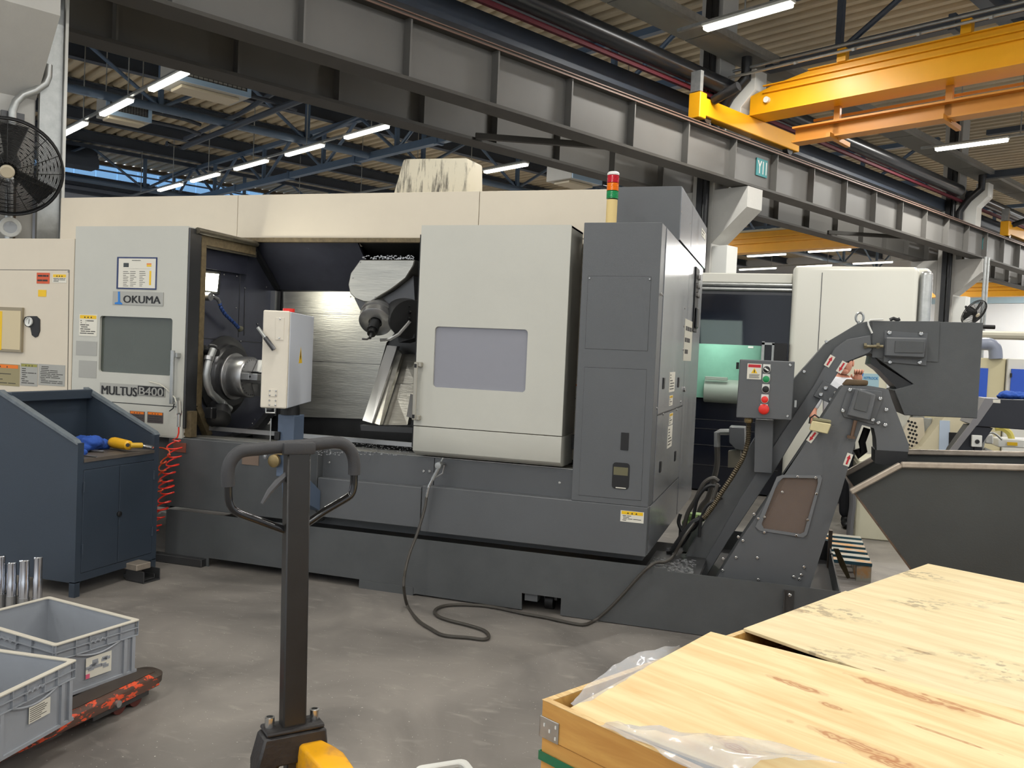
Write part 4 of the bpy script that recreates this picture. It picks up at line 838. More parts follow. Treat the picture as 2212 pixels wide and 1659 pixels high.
# hood on the top
hd=mat('stained_hood',(206,198,176),.5,col2=(70,66,60),vs=5,fac=(.5,.66),stretch=(5,1,.8),bump=.1,bs=30)
HY=6.0; hb=2.677
A4=[PY(u,v,HY) for u,v in ((845,416),(868,341),(1008,339),(1003,414))]
p0=V((A4[0].x,HY,hb));p1=V((A4[1].x,HY+.02,A4[1].z));p2=V((A4[2].x,HY+.02,A4[2].z));p3=V((A4[3].x+.03,HY,hb))
mb=MB(); mb.prism([p0,p1,p2,p3],(.03,.26,0)); ho=mb.build('top_hood',hd,None,bevel=.02,seg=2); tag(ho,'stained cream sheet metal hood standing on the lathe top','hood')
mb=MB(); mb.prism([p3+V((-.02,.03,0)),p2+V((.0,.02,0)),V((A4[2].x+.02,HY+.5,A4[2].z-.02)),V((A4[3].x,HY+.5,hb))],(0,.25,0)); mb.build('hood_cheek',cream,ho,smooth=0) if False else None
mb=MB(); mb.lathe((PY(1045,412,6.3).x,6.3,hb),UP,[(0,0),(.09,0),(.09,.05),(.05,.09),(0,.09)],14); tag(mb.build('vent_cap',dsteel),'small dark vent cap right of the stained hood on the lathe top','vent')
# ---- console on its post
def console():
    d0=5.0; e=PD(625,672,d0); n=PD(626,884,d0); dirv=V((-.336,.942,0)); xv=V((dirv.y,-dirv.x,0)) # xv to the right
    w_=.15; Ln=.72; h=e.z-n.z
    t=thing('control_console','white operator console seen edge-on, on a blue grey post before the open bay','control panel',(n.x,n.y+.1,.4))
    o=V((e.x,e.y,n.z))-xv*w_
    MB().obox(o,xv*w_,dirv*.035,UP*h).build('rear_cover',mat('console_cream',(222,214,198),.42,var=.04,vs=6),t,bevel=.006)
    MB().obox(o+dirv*.037+xv*.002,xv*(w_-.0),dirv*(Ln-.04),UP*h*.995).build('console_case',mat('console_grey',(200,204,212),.4,var=.02,vs=3),t,bevel=.004)
    f=lambda a,b:o+xv*(w_*a)+UP*(h*b)-dirv*.0005
    MB().obox(f(.5,.70),xv*w_*.32,-dirv*.003,UP*h*.23).build('cover_plate',_M['console_cream'],t,bevel=.001)
    for b in (.12,.02): MB().obox(f(.32,b),xv*w_*.32,-dirv*.003,UP*h*.075).build('hinge_plate',_M['console_cream'],t,bevel=.001)
    for a,b in ((.66,.72),(.66,.915),(.36,.135),(.6,.135),(.36,.18),(.6,.18),(.36,.035),(.6,.035),(.36,.08),(.6,.08),): bolts(t,[f(a,b)-dirv*.003],-dirv,.005,.004)
    mb=MB(); a0=f(-.16,.82)-dirv*.02; a1=f(.5,.60)-dirv*.02; mb.cyl(a0,a0.lerp(a1,.5),.010,8); mb.build('wrench_shaft',galv,t); MB().cyl(a0.lerp(a1,.45),a1,.014,10).build('grip',dsteel,t)
    # warning triangle on the side
    c=o+xv*(w_+.001)+dirv*.34+UP*h*.53; k=.04
    MB().prism([c-dirv*k*1.3-UP*k,c+dirv*k*1.3-UP*k,c+UP*k*1.6],xv*.001).build('warning_triangle',ylab,t,smooth=0)
    MB().prism([c+xv*.001+UP*.04,c+xv*.001-dirv*.012,c+xv*.001-UP*.02,c+xv*.001+dirv*.010+UP*.005],xv*.001).build('warning_symbol',black,t,smooth=0)
    MB().cyl(o+xv*w_*.75+dirv*.15+UP*(h),o+xv*w_*.75+dirv*.15+UP*(h+.02),.035,18).build('stop_button',red,t)
    mb=MB(); mb.tube([f(.2,0)+dirv*.02,f(.2,-.05)+dirv*.02,f(.55,-.05)+dirv*.02,f(.55,0)+dirv*.02],.006,6); mb.build('pull_handle',galv,t)
    MB().cyl(o+xv*.10+dirv*.34-UP*.06,o+xv*.10+dirv*.34,.06,20).build('swivel',black,t)
    b=o+xv*.10+dirv*.34; bz=n.z-.06
    pm=mat('post_blue_grey',(88,102,122),.4)
    x0,x1=b.x-.055,b.x+.06; y0,y1=b.y-.05,b.y+.07
    mb=MB(); mb.box((x0,y0,.72),(x1,y1,bz)); mb.build('post',pm,t,bevel=.004)
    mb=MB(); mb.prism([(x0+.02,y0+.03,.72),(x0+.02,y1,.72),(x0+.02,4.925,.60),(x0+.02,4.925,.47),(x0+.02,y0+.05,.58)],(x1-x0+.01,0,0)); mb.build('post_bracket',pm,t,bevel=.003)
    # valve on the post
    mb=MB(); q=V((x0-.01,y0-.02,.88)); mb.box((q.x-.03,q.y,.86),(q.x+.06,q.y+.03,.93)); mb.lathe((q.x+.015,q.y,.82),(0,-1,0),[(0,0),(.04,0),(.04,.02),(.03,.025),(0,.025)],18); mb.build('air_valve',mat('brass',(150,130,90),.35,metal=.7),t)
    mb=MB(); mb.box((q.x-.0,q.y+.0,.95),(q.x+.035,q.y+.02,1.0)); mb.build('valve_block',black,t,bevel=.003)
    MB().cyl((q.x-.025,q.y,.86),(q.x-.025,q.y,1.08),.004,6).build('thin_rod',galv,t)
console()
# ============================================================ chip conveyors
def boltsY(par,L,Y,r=.009,h=.008): bolts(par,[PY(u,v,Y) for u,v in L],(0,-1,0),r,h)
def arrow(par,u,v,ang,Y,flip=1):
    """white sticker with a red arrow"""
    c=PY(u,v,Y); a=math.radians(ang); d=V((math.cos(a),0,math.sin(a))); e=V((-d.z,0,d.x)); n=V((0,-1,0))
    q=MB().cbox(c+n*.001,d*.036,e*.016,n*.001).build('arrow_label',paper,par,smooth=0)
    mb=MB(); P=[(-.028,-.005),(.006,-.005),(.006,-.011),(.030,0),(.006,.011),(.006,.005),(-.028,.005)]
    mb.prism([c+n*.002+d*x*flip+e*y for x,y in P],n*.0012); mb.build('red_arrow',rlab,q,smooth=0)
K=thing('chip_conveyor','tall inclined grey chip conveyor with a big square discharge head above the skip','conveyor',(.2,5.6,.21))
Y1=5.44
outA=[(1466,1240),(1512,1140),(1600,960),(1687,845),(1787,740),(1797,732),(1855,699),(1884,692),(1884,730),(1886,960-160)]
body=[(1455,1245),(1560,1062),(1640,930),(1716,818),(1786,739),(1854,698),(1884,692),(1908,693),(2124,697),(2111,904),(1953,897),(1931,842),(1973,830),(1880,764),(1822,786),(1804,815),(1720,940),(1665,1030),(1560,1180),(1523,1250)]
mb=MB(); mb.plate([((p:=PY(u,v,Y1)).x,p.z) for u,v in body],[],(0,Y1,0),(1,0,0),(0,0,1),(0,.42,0)); mb.build('conveyor_casing',dgrey2,K,bevel=.003)
# nearer flange following the lower run
fl=[(1503,1245),(1560,1146),(1600,1075),(1672,962),(1760,830),(1803,752),(1830,733),(1880,724),(1884,755),(1878,762),(1822,785),(1804,815),(1720,940),(1665,1030),(1575,1165),(1524,1248)]
mb=MB(); mb.plate([((p:=PY(u,v,Y1-.03)).x,p.z) for u,v in fl],[],(0,Y1-.03,0),(1,0,0),(0,0,1),(0,.03,0)); mb.build('side_flange',dgrey,K,bevel=.003)
# head plate and motor cover
mb=MB(); mb.prism([PY(u,v,Y1-.008) for u,v in ((1884,694),(2030,694),(2026,782),(1884,772))],(0,.008,0)); mb.build('head_plate',dgrey2,K,smooth=0)
MB().prism([PY(u,v,Y1-.012) for u,v in ((1910,714),(2004,720),(2001,790),(1908,782))],(0,.006,0)).build('bearing_plate',dgrey,K,bevel=.002)
MB().prism([PY(u,v,Y1-.06) for u,v in ((1913,728),(2003,730),(1999,774),(1911,770))],(0,.05,0)).build('bearing_cover',dgrey,K,bevel=.008)
MB().prism([PY(u,v,Y1-.066) for u,v in ((1934,736),(1996,737),(1995,763),(1932,762))],(0,.006,0)).build('cover_flap',dgrey2,K,bevel=.002)
bolts(K,[PY(u,v,Y1-.012) for u,v in ((1921,719),(1989,721),(1922,782),(1986,783))],(0,-1,0),.012,.01)
mb=MB(); mb.cyl(PY(1868,748,Y1-.04),PY(1908,748,Y1-.04),.009,10); mb.cyl(PY(1866,747,Y1-.04),PY(1872,747,Y1-.04),.018,6); mb.cyl(PY(1893,747,Y1-.04),PY(1900,747,Y1-.04),.018,6); mb.build('tension_bolt',mat('brass_dull',(150,142,118),.35,metal=.7),K)
boltsY(K,((1737,803),(1785,738)),Y1,.01)
# eye bolt and white hook
e=PY(1857,686,Y1+.2); mb=MB(); mb.tube([e+V((math.cos(a)*.022,0,math.sin(a)*.03)) for a in [2*PI*i/16 for i in range(16)]],.008,6,True); mb.cyl(e-UP*.055,e-UP*.03,.014,8); mb.build('eye_bolt',galv,K)
mb=MB(); mb.tube([PY(u,v,Y1-.02) for u,v in ((1908,690),(1880,691),(1875,695),(1876,702),(1884,720))],.006,6); mb.build('wire_hook',white,K)
mb=MB(); mb.tube([PY(u,v,Y1+.1) for u,v in ((1922,691),(1930,688),(1938,691),(1944,689))],.012,6); mb.build('top_clip',dsteel,K)
mb=MB(); p=PY(2124,706,Y1+.1); mb.cyl(p,p+V((.06,0,0)),.012,8); mb.build('side_peg',black,K)
# dark inside of the discharge mouth
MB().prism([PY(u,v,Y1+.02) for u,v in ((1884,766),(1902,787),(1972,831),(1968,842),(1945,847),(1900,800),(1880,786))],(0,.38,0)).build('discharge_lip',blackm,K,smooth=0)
arrow(K,1792,780,62,Y1-.032); arrow(K,1818,793,62,Y1-.032,-1)
# coupling bracket to the second conveyor
mb=MB(); mb.prism([PY(u,v,Y1-.06) for u,v in ((1779,822),(1813,842),(1796,873),(1757,855))],(0,.03,0)); mb.build('joint_bracket',dgrey,K,bevel=.002)
bolts(K,[PY(u,v,Y1-.06) for u,v in ((1783,838),(1773,852),(1805,849),(1794,863))],(0,-1,0),.013,.014)
# support leg under the control box
MB().prism([PY(u,v,Y1-.10) for u,v in ((1631,906),(1671,908),(1668,1023),(1628,1020))],(0,.07,0)).build('box_support',dgrey,K,bevel=.003)
# control box
yb_=Y1-.22
cb=MB().prism([PY(u,v,yb_) for u,v in ((1598,776),(1717,781),(1710,908),(1590,902))],(0,.14,0)).build('control_box',dgrey,K,bevel=.004)
bolts(K,[PY(u,v,yb_) for u,v in ((1707,789),(1701,899))],(0,-1,0),.008)
def cpt(u,v): return PY(u,v,yb_-.001)
for i,(u,v,m,nm) in enumerate(((1656,798,black,'selector_switch'),(1655,819,green,'green_button'),(1654,841,black,'black_button'),(1652,863,red,'red_button'),(1650,884,red,'emergency_stop'))):
    c=cpt(u,v); k=.024
    pl=[V((c.x-k*.85,c.y,c.z+k*1.25)),V((c.x+k*.85,c.y,c.z+k*1.25))]+[V((c.x+k*.9*math.cos(a),c.y,c.z+k*.95*math.sin(a))) for a in [-PI*j/8 for j in range(0,9)]]
    q=MB().prism(pl,(0,-.002,0)).build('button_plate',white,K,smooth=0)
    rr=.029 if nm=='emergency_stop' else .0185
    MB().lathe(c+V((0,-.002,0)),(0,-1,0),[(0,0),(rr*1.05,0),(rr*1.05,.006),(rr*.85,.008),(rr*.85,.014 if i<4 else .03),(rr*.5,.016 if i<4 else .034),(0,.016 if i<4 else .034)],20).build(nm,m,q)
    if i==0: MB().beam(c+V((-.012,-.02,.008)),c+V((.012,-.02,-.008)),.007,.008).build('switch_pointer',white,q,smooth=0)
a=PY(1615,785,yb_-.001); b=PY(1644,820,yb_-.001)
q=MB().box((a.x,a.y-.002,b.z),(b.x,a.y,a.z)).build('danger_label',paper,K,smooth=0); ww=b.x-a.x; hh=a.z-b.z
MB().box((a.x+ww*.06,a.y-.003,a.z-hh*.24),(b.x-ww*.06,a.y-.002,a.z-hh*.05)).build('header_band',rlab,q,smooth=0)
cx_,cz_=a.x+ww*.5,a.z-hh*.48
MB().prism([V((cx_-.018,a.y-.002,cz_-.012)),V((cx_+.018,a.y-.002,cz_-.012)),V((cx_,a.y-.002,cz_+.018))],(0,-.001,0)).build('hazard_triangle',ylab,q,smooth=0)
mb=MB(); mb.box((cx_-.002,a.y-.004,cz_-.008),(cx_+.003,a.y-.003,cz_+.008))
for i in range(5): mb.box((a.x+ww*.15,a.y-.003,b.z+hh*(.08+.055*i)),(b.x-ww*random.uniform(.1,.35),a.y-.002,b.z+hh*(.1+.055*i)))
mb.build('printed_text',ink,q,smooth=0)
p=PY(1716,872,yb_+.05); MB().box((p.x,p.y-.01,p.z-.02),(p.x+.012,p.y+.01,p.z+.02)).build('box_latch',galv,K,smooth=0)
for v in (790,890): p=PY(1594,v,yb_+.05); MB().box((p.x-.01,p.y,p.z-.02),(p.x+.005,p.y+.03,p.z+.02)).build('box_hinge',black,K,smooth=0)
# armoured cable from the box
L=[(1617,906),(1617,935),(1614,960),(1604,990),(1592,1012),(1576,1038),(1560,1062),(1546,1085),(1532,1105),(1520,1120)]
def smooth_path(P,n=6):
    o=[]; m=len(P)
    for i in range(m-1):
        a=P[max(i-1,0)];b=P[i];c=P[i+1];d=P[min(i+2,m-1)]
        for k in range(n):
            t=k/n; o.append(.5*((2*b)+(-a+c)*t+(2*a-5*b+4*c-d)*t*t+(-a+3*b-3*c+d)*t**3))
    return o+[P[-1]]
ip=smooth_path([PY(u,v,5.33) for u,v in L],12)
tag(MB().tube(ip,[.0165 if i%2 else .0125 for i in range(len(ip))],10).build('armoured_cable',mat('armour_brass',(92,82,64),.4,metal=.5)),'ribbed armoured cable hanging from the conveyor control box','cable')
MB().lathe(ip[0]-UP*.02,UP,[(0,0),(.022,0),(.026,.015),(.022,.03),(0,.03)],8).build('cable_gland',mat('brass',(150,130,90),.35,metal=.7),K)
# ---- second conveyor with the window
Q=thing('filter_conveyor','front grey inclined conveyor with a smoked inspection window and small chute','conveyor',(.2,5.2,.21))
Y2=5.12
bo=[(1540,1262),(1600,1165),(1665,1070),(1740,958),(1796,872),(1817,838),(1823,834),(1876,834),(1919,841),(1928,868),(1946,915),(1964,962),(1962,976),(1894,972),(1893,950),(1888,925),(1862,918),(1846,960),(1817,1064),(1785,1160),(1752,1262),(1745,1290)]
wi=[(1692,1032),(1766,1033),(1767,1044),(1737,1150),(1728,1154),(1650,1142),(1645,1132),(1680,1042)]
f=lambda L,Y:[((p:=PY(u,v,Y)).x,p.z) for u,v in L]
MB().plate(f(bo,Y2),[f(wi,Y2)],(0,Y2,0),(1,0,0),(0,0,1),(0,.012,0)).build('side_plate',dgrey,Q,bevel=0,smooth=0)
MB().plate(f(bo,Y2),[],(0,Y2+.24,0),(1,0,0),(0,0,1),(0,.012,0)).build('rear_plate',dgrey2,Q,smooth=0)
mb=MB(); P_=[V((x,Y2+.012,z)) for x,z in f(bo,Y2)]; n=len(P_); 
for i in range(n):
    if i in (n-1,): continue
    a_,b_=P_[i],P_[(i+1)%n]; d_=(b_-a_); nn=V((-d_.z,0,d_.x)).normalized()*.004; mb.prism([a_,b_,b_-nn,a_-nn],(0,.23,0))
mb.build('casing_edge',dgrey2,Q,smooth=0)
fr=[(1690,1026),(1772,1027),(1776,1034),(1743,1155),(1735,1161),(1640,1146),(1632,1138),(1678,1030)]
MB().plate(f(fr,Y2-.009),[f(wi,Y2-.009)],(0,Y2-.009,0),(1,0,0),(0,0,1),(0,.008,0)).build('window_frame',mat('frame_grey',(108,110,112),.38),Q,smooth=0)
MB().plate(f(wi,Y2+.006),[],(0,Y2+.006,0),(1,0,0),(0,0,1),(0,.004,0)).build('inspection_window',glass('brown_window',(132,118,110),.06,.5),Q,smooth=0)
MB().prism([PY(u,v,Y2+.2) for u,v in ((1700,1030),(1775,1030),(1745,1165),(1640,1150))],(0,.01,0)).build('inner_flight',mat('murky_reflection',(158,140,128),.5,var=.25,vs=3),Q,smooth=0)  # plate colour lightened to stand in for light reflected by the window
bolts(Q,[PY(u,v,Y2-.006) for u,v in ((1723,1030),(1762,1032),(1690,1063),(1764,1067),(1745,1123),(1651,1117),(1651,1150),(1720,1157),(1638,1120))],(0,-1,0),.008,.006)
boltsY(Q,((1605,1168),(1590,1204),(1636,1205),(1562,1207),(1561,1232),(1629,1111),(1737,1225),(1731,1242),(1715,1246),(1727,1251),(1638,1252),(1595,1160)),Y2,.009)
MB().prism([PY(u,v,Y2-.012) for u,v in ((1836,838),(1905,845),(1905,868),(1891,905),(1888,918),(1822,901),(1816,885),(1828,850))],(0,.012,0)).build('bearing_plate',dgrey,Q,bevel=.003)
MB().prism([PY(u,v,Y2-.06) for u,v in ((1850,838),(1893,852),(1878,910),(1829,898))],(0,.05,0)).build('bearing_cover',dgrey,Q,bevel=.008)
MB().prism([PY(u,v,Y2-.066) for u,v in ((1855,843),(1881,852),(1872,891),(1844,884))],(0,.006,0)).build('cover_flap',dgrey2,Q,bevel=.002)
bolts(Q,[PY(u,v,Y2-.014) for u,v in ((1836,842),(1901,861),(1821,887),(1885,907),(1914,885),(1897,913),(1912,918))],(0,-1,0),.011,.009)
mb=MB(); mb.cyl(PY(1848,908,Y2-.03),PY(1840,942,Y2-.03),.011,10); mb.cyl(PY(1839,941,Y2-.03),PY(1838,947,Y2-.03),.024,6); mb.build('tension_bolt',mat('rusty_bolt',(110,88,72),.5,metal=.5),Q)
arrow(Q,1755,943,58,Y2-.001,-1); arrow(Q,1832,993,74,Y2-.001)
MB().prism([PY(u,v,Y2) for u,v in ((1893,972),(1962,976),(1958,1003),(1940,1008),(1905,1004),(1890,1000),(1890,972))],(0,.22,0)).build('chute',black,Q,smooth=0)
mb=MB(); mb.tube([PY(u,v,Y2+.16) for u,v in ((1873,925),(1862,955),(1866,975),(1856,985),(1850,970))],.02,8); mb.build('chain_guide',black,Q)
# limit switch box and small items on top
MB().prism([PY(u,v,Y2-.12) for u,v in ((1755,909),(1796,916),(1788,938),(1748,929))],(0,.08,0)).build('junction_box',mat('ivory_box',(206,194,150),.5,var=.08,vs=20),Q,bevel=.004)
MB().prism([PY(u,v,Y2-.11) for u,v in ((1757,902),(1796,909),(1795,914),(1755,908))],(0,.08,0)).build('box_lid',mat('olive_lid',(132,126,96),.5),Q,bevel=.002)
mb=MB(); mb.tube([PY(u,v,Y2-.08) for u,v in ((1770,903),(1760,896),(1750,903),(1748,915))],.005,6); mb.build('box_cable',black,Q)
o=MB().prism([PY(u,v,Y2+.05) for u,v in ((1831,819),(1876,822),(1875,833),(1820,832))],(0,.12,0)).build('wood_block',mat('oily_wood',(92,72,46),.6,var=.3,vs=14),bevel=.008,seg=2); tag(o,'small oily wooden block lying on top of the front conveyor','wood block')
# brackets and swarf mess behind the conveyors
t=thing('hose_bundle','looped black hoses and cables between the grey cabinet and the chip conveyor','hose',PY(1480,1180,5.6))
hosem=mat('hose_black',(40,40,41),.4)
for i,(L_,r_) in enumerate((([(1552,1040),(1540,1033),(1520,1045),(1502,1080),(1485,1110),(1475,1150),(1458,1185)],.014),([(1556,1052),(1530,1050),(1508,1075),(1500,1105),(1490,1150),(1470,1180)],.011),([(1470,1110),(1466,1130),(1478,1150),(1500,1140),(1512,1115)],.012),([(1551,1045),(1542,1075),(1536,1110),(1520,1150),(1500,1180)],.012),([(1440,1190),(1455,1185),(1480,1150),(1497,1130),(1520,1118)],.02),([(1560,1075),(1530,1090),(1515,1120),(1510,1160)],.010))):
    MB().tube(smooth_path([PY(u,v,5.62-.04*i) for u,v in L_],6),r_,8).build('hose',hosem if i%3 else mat('hose_grey',(88,84,78),.45),t)
o=thing('green_cap_can','pale green capped containers standing behind the hoses','can',PY(1505,1150,6.1))
for u,v in ((1505,1106),(1492,1120)): 
    p=PY(u,v,6.1); MB().lathe(p-UP*.06,UP,[(0,0),(.055,0),(.06,.03),(.05,.05),(0,.055)],18).build('green_cap',mat('pale_green',(150,180,110),.5),o)
    MB().cyl((p.x,6.1,.22),p-UP*.06,.045,16).build('body',mat('can_grey',(150,156,150),.4),o)
t=thing('coolant_standpipe','grey metal hose rising to a brass elbow and junction box beside the dark machine doors','pipe',PY(1550,1030,6.6))
mb=MB(); mb.tube(smooth_path([PY(u,v,6.6) for u,v in ((1549,965),(1549,1000),(1543,1030),(1530,1075),(1510,1110))]+[V((PY(1505,1120,6.6).x,6.6,.01))],6),.022,10); mb.build('hose',mat('hose_grey',(88,84,78),.45),t)
mb=MB(); mb.tube([PY(1549,965,6.6),PY(1549,935,6.6),PY(1556,933,6.6),PY(1578,933,6.6)],.024,10); mb.build('elbow',galv,t)
MB().prism([PY(u,v,6.55) for u,v in ((1575,922),(1609,924),(1609,975),(1588,970),(1575,956))],(0,.2,0)).build('pump_box',dgrey,t,bevel=.004)
MB().prism([PY(u,v,6.6) for u,v in ((1573,975),(1600,971),(1600,1010),(1572,1010))],(0,.1,0)).build('bracket',mat('olive_plate',(128,122,106),.6),t,smooth=0)
# ============================================================ air gun and hose on the tank front
t=thing('air_blow_gun','silver air gun hooked on the lathe front, its dark hose looping on the floor','air gun',(0,0,0))
t.location=PZ(1050,1372,0)
Yg=4.88
mb=MB(); a=PY(953,1001,Yg); b=PY(927,1050,Yg); mb.cyl(a,a.lerp(b,.72),.013,12); mb.cyl(a+UP*.012,a+V((.012,0,.035)),.006,8); mb.lathe(a+V((-.012,-.012,-.012)),(0,-1,0),[(0,0),(.02,0),(.02,.012),(0,.014)],14); mb.build('gun_body',galv,t)
mb=MB(); mb.tube([a+V((.02,0,-.01)),a+V((.012,-.0,-.06)),a.lerp(b,.6)+V((.012,0,0))],.005,6); mb.build('trigger',steel,t)
mb=MB(); c=a.lerp(b,.72); mb.cyl(c,b,.010,10); 
ip=[b+(PY(921,1075,Yg)-b)*(k/8) for k in range(9)]; mb.tube(ip,[.011 if k%2 else .008 for k in range(9)],8); mb.build('fitting',bolt_m,t)
hp=[PY(921,1075,Yg),PY(917,1100,Yg-.02),PY(902,1150,Yg-.08),PY(885,1195,Yg-.15),PY(876,1230,Yg-.22),PY(872,1265,Yg-.32)]+[PZ(u,v,.012) for u,v in ((880,1308),(903,1340),(930,1358),(958,1372),(1010,1377),(1045,1381),(1056,1375),(1046,1362),(1010,1350),(970,1340),(945,1330),(940,1318),(958,1309),(990,1306),(1040,1308),(1080,1314),(1130,1325),(1180,1334),(1235,1346),(1262,1349))]
hp+=[PY(1285,1340,4.90),PY(1310,1320,4.905),PY(1340,1290,4.905),PY(1365,1262,4.905),PY(1385,1240,4.905),PY(1405,1222,4.91),PZ(1420,1215,.365),PZ(1440,1213,.365),PZ(1455,1200,.36),PY(1478,1160,5.3),PY(1500,1130,5.45)]
MB().tube(smooth_path(hp,5),.0095,8).build('hose',mat('hose_dark_grey',(62,58,52),.5),t)
# ============================================================ tipping skip
sk=thing('tipping_skip','dark grey tipping skip for swarf with a worn bright rim, behind the wooden crates','skip',(1.3,5.3,0))
skm=mat('skip_grey',(66,68,66),.45,var=.12,vs=2,bump=.05,bs=120)
dS=V((1,0,0)); nS=V((0,1,0)); o=PY(1945,1003,4.97)
def skp(u,v,off=0): return _pl(u,v,nS,nS.dot(o)+off)
e1=skp(1841,1062); e2=skp(1965,1230)
R1=o+(skp(2212,1009)-o)*3.2; b1=V((e2.x,e2.y,0)); 
zb_=.14; dirn=(e2-e1).normalized(); tt=(zb_-e1.z)/dirn.z; bl=e1+dirn*tt
low=e1
front=[e1,o,R1,V((R1.x,R1.y,zb_)),bl]
dep=.72
MB().prism(front,nS*.012).build('front_wall',skm,sk,smooth=0)
MB().prism([p+nS*dep for p in front],nS*.012).build('rear_wall',skm,sk,smooth=0)
MB().prism([e1,bl,bl+dirn.cross(nS)*.01,e1+dirn.cross(nS)*.01],nS*dep).build('sloped_end',mat('rust_edge_plate',(120,96,76),.6,col2=(60,58,54),vs=9),sk,smooth=0)
MB().prism([bl,bl+UP*.01,V((R1.x,R1.y,zb_+.01)),V((R1.x,R1.y,zb_))],nS*dep).build('floor_plate',skm,sk,smooth=0)
mb=MB()
for off in (-.02,dep-.01): mb.beam(e1+nS*off-dS*.01,o+nS*off,.045,.03); mb.beam(o+nS*off,R1+nS*off,.045,.03)
mb.beam(R1,R1+nS*dep,.04,.03); mb.build('rim',rust,sk,bevel=.006)
for d_ in (.5,1.6):
    for off in (.12,.65): MB().cyl(V((bl.x,bl.y,.07))+dS*d_+nS*off,V((bl.x,bl.y,.07))+dS*(d_)+nS*(off+.05),.07,16).build('wheel',black,sk)
    MB().obox(V((bl.x,bl.y,.10))+dS*(d_-.08)+nS*.1,dS*.16,nS*.6,UP*.05).build('axle_beam',skm,sk,smooth=0)
# ============================================================ wooden crates
def crate(s0,s1,c0,c1,zt,label,lidlabel,lid,m=ply,corner=True):
    t=thing('plywood_crate',label,'crate',W((s0+s1)/2,(c0+c1)/2,0),'plywood crates in the right foreground')
    th=.018
    for i,(z0,z1) in enumerate(((zt-.09,zt),(zt-.30,zt-.093),(.14,zt-.304))):
        k=0 if i!=1 else .004
        MB().gbox(s0+k,c0,z0,s0+th,c1,z1).build('side_board',plyside,t,bevel=.001)
        MB().gbox(s0+th,c0+k,z0,s1-th,c0+th,z1).build('side_board',plyside,t,bevel=.001)
        MB().gbox(s0+th,c1-th,z0,s1-th,c1-k,z1).build('side_board',plyside,t,bevel=.001)
        MB().gbox(s1-th,c0,z0,s1,c1,z1).build('side_board',plyside,t,bevel=.001)
    mb=MB(); mb.gbox(s0-.001,c0-.001,zt,s0+th,c1,zt+.0015); mb.gbox(s0+th,c0-.001,zt,s1,c0+th,zt+.0015); mb.build('top_edge',plyedge,t,smooth=0)
    MB().gbox(s0+.02,c0+.02,.14,s1-.02,c1-.02,.16).build('bottom_board',plyside,t,smooth=0)
    for c in (c0+.02,(c0+c1)/2-.05,c1-.12): MB().gbox(s0+.02,c,0,s1-.02,c+.1,.14).build('pallet_runner',plyside,t,smooth=0)
    MB().gbox(s0+.03,c0+.03,.16,s1-.03,c1-.03,zt-.13).build('dark_contents',mat('dark_wrap',(26,24,24),.5,var=.3,vs=20),t,smooth=0)
    if corner:
        MB().gbox(s0-.004,c0-.004,zt-.09,s0,c0+.06,zt-.038).build('corner_plate',galv,t,bevel=.001)
        MB().gbox(s0-.004,c0-.004,zt-.09,s0+.05,c0,zt-.038).build('corner_plate',galv,t,bevel=.001)
        for a_,b_ in ((.012,-.056),(.03,-.066),(.05,-.05),(.05,-.078)): MB().gbox(s0-.0055,c0+a_,zt+b_-.004,s0-.004,c0+a_+.004,zt+b_+.004).build('plate_slot',white,t,smooth=0)
        MB().gbox(s0-.003,c0-.003,zt-.34,s1+.0,c1,zt-.305).build('green_strap',mat('strap_green',(24,110,80),.4),t,smooth=0) if False else None
        mb=MB(); mb.gbox(s0-.003,c0-.003,zt-.148,s0-.0,c1,zt-.126); mb.gbox(s0,c0-.003,zt-.148,s1,c0,zt-.126); mb.build('green_strap',mat('strap_green',(24,110,80),.4),t,smooth=0)
        MB().gbox(s0-.003,c0+.46,.2,s0,c0+.485,zt-.02).build('clear_tape',mat('tape_beige',(206,190,150),.2),t,smooth=0)
    return t
zt=.70; 
pA=PZ(1172,1512,zt); sA=pA.dot(GS); cA=pA.dot(GC)
s1=sA+.80; s2=s1+.80; s3=PZ(2000,1222,zt).dot(GS); wC=1.9
crate(sA,s1-.003,cA,cA+wC,zt,'nearest plywood crate with metal corner plate and green strap','',0)
crate(s1+.002,s2-.003,cA,cA+wC,zt,'middle plywood crate, open slit showing dark wrapped contents','',0,corner=False)
crate(s2,s3,cA,cA+wC,zt,'farthest plywood crate against the skip','',0,corner=False)
# lids
def lid(P4,th,m,label):
    mb=MB(); mb.prism(P4,-UP*th); o=mb.build('plywood_sheet',m,bevel=.0012); return tag(o,label,'plywood','plywood sheets on the crates')
a=PZ(1225,1532,zt-.004); b=PZ(1535,1364,zt+.03); d=(b-a)
L1=[a,b,PZ(1860,1442,zt+.035),b+GC*1.85-GS*.05+UP*.0,PZ(1500,1640,zt-.004)]
L1=[a,b,b+GC*1.75+GS*.26,a+GC*1.75+GS*.20]
L1[2].z=zt+.03; L1[3].z=zt-.004
lid(L1,.008,ply,'warm knotty plywood lid lying askew on the nearest crate')
a2=PZ(1606,1357,zt+.012); b2=PZ(1855,1271,zt+.012); 
L2=[a2,W(s2+.03,cA-.005,zt+.012),W(s2+.03,cA+1.9,zt+.012),W(a2.dot(GS)-.22,cA+1.9,zt+.012)]
lid(L2,.010,ply2,'pale scuffed plywood lid with dark boot prints on the middle crate')
L3=[W(s2+.033,cA+.0,zt+.010),W(s3+.005,cA,zt+.010),W(s3+.005,cA+1.9,zt+.010),W(s2+.033,cA+1.9,zt+.010)]
lid(L3,.008,ply2,'clean pale plywood lid on the farthest crate')
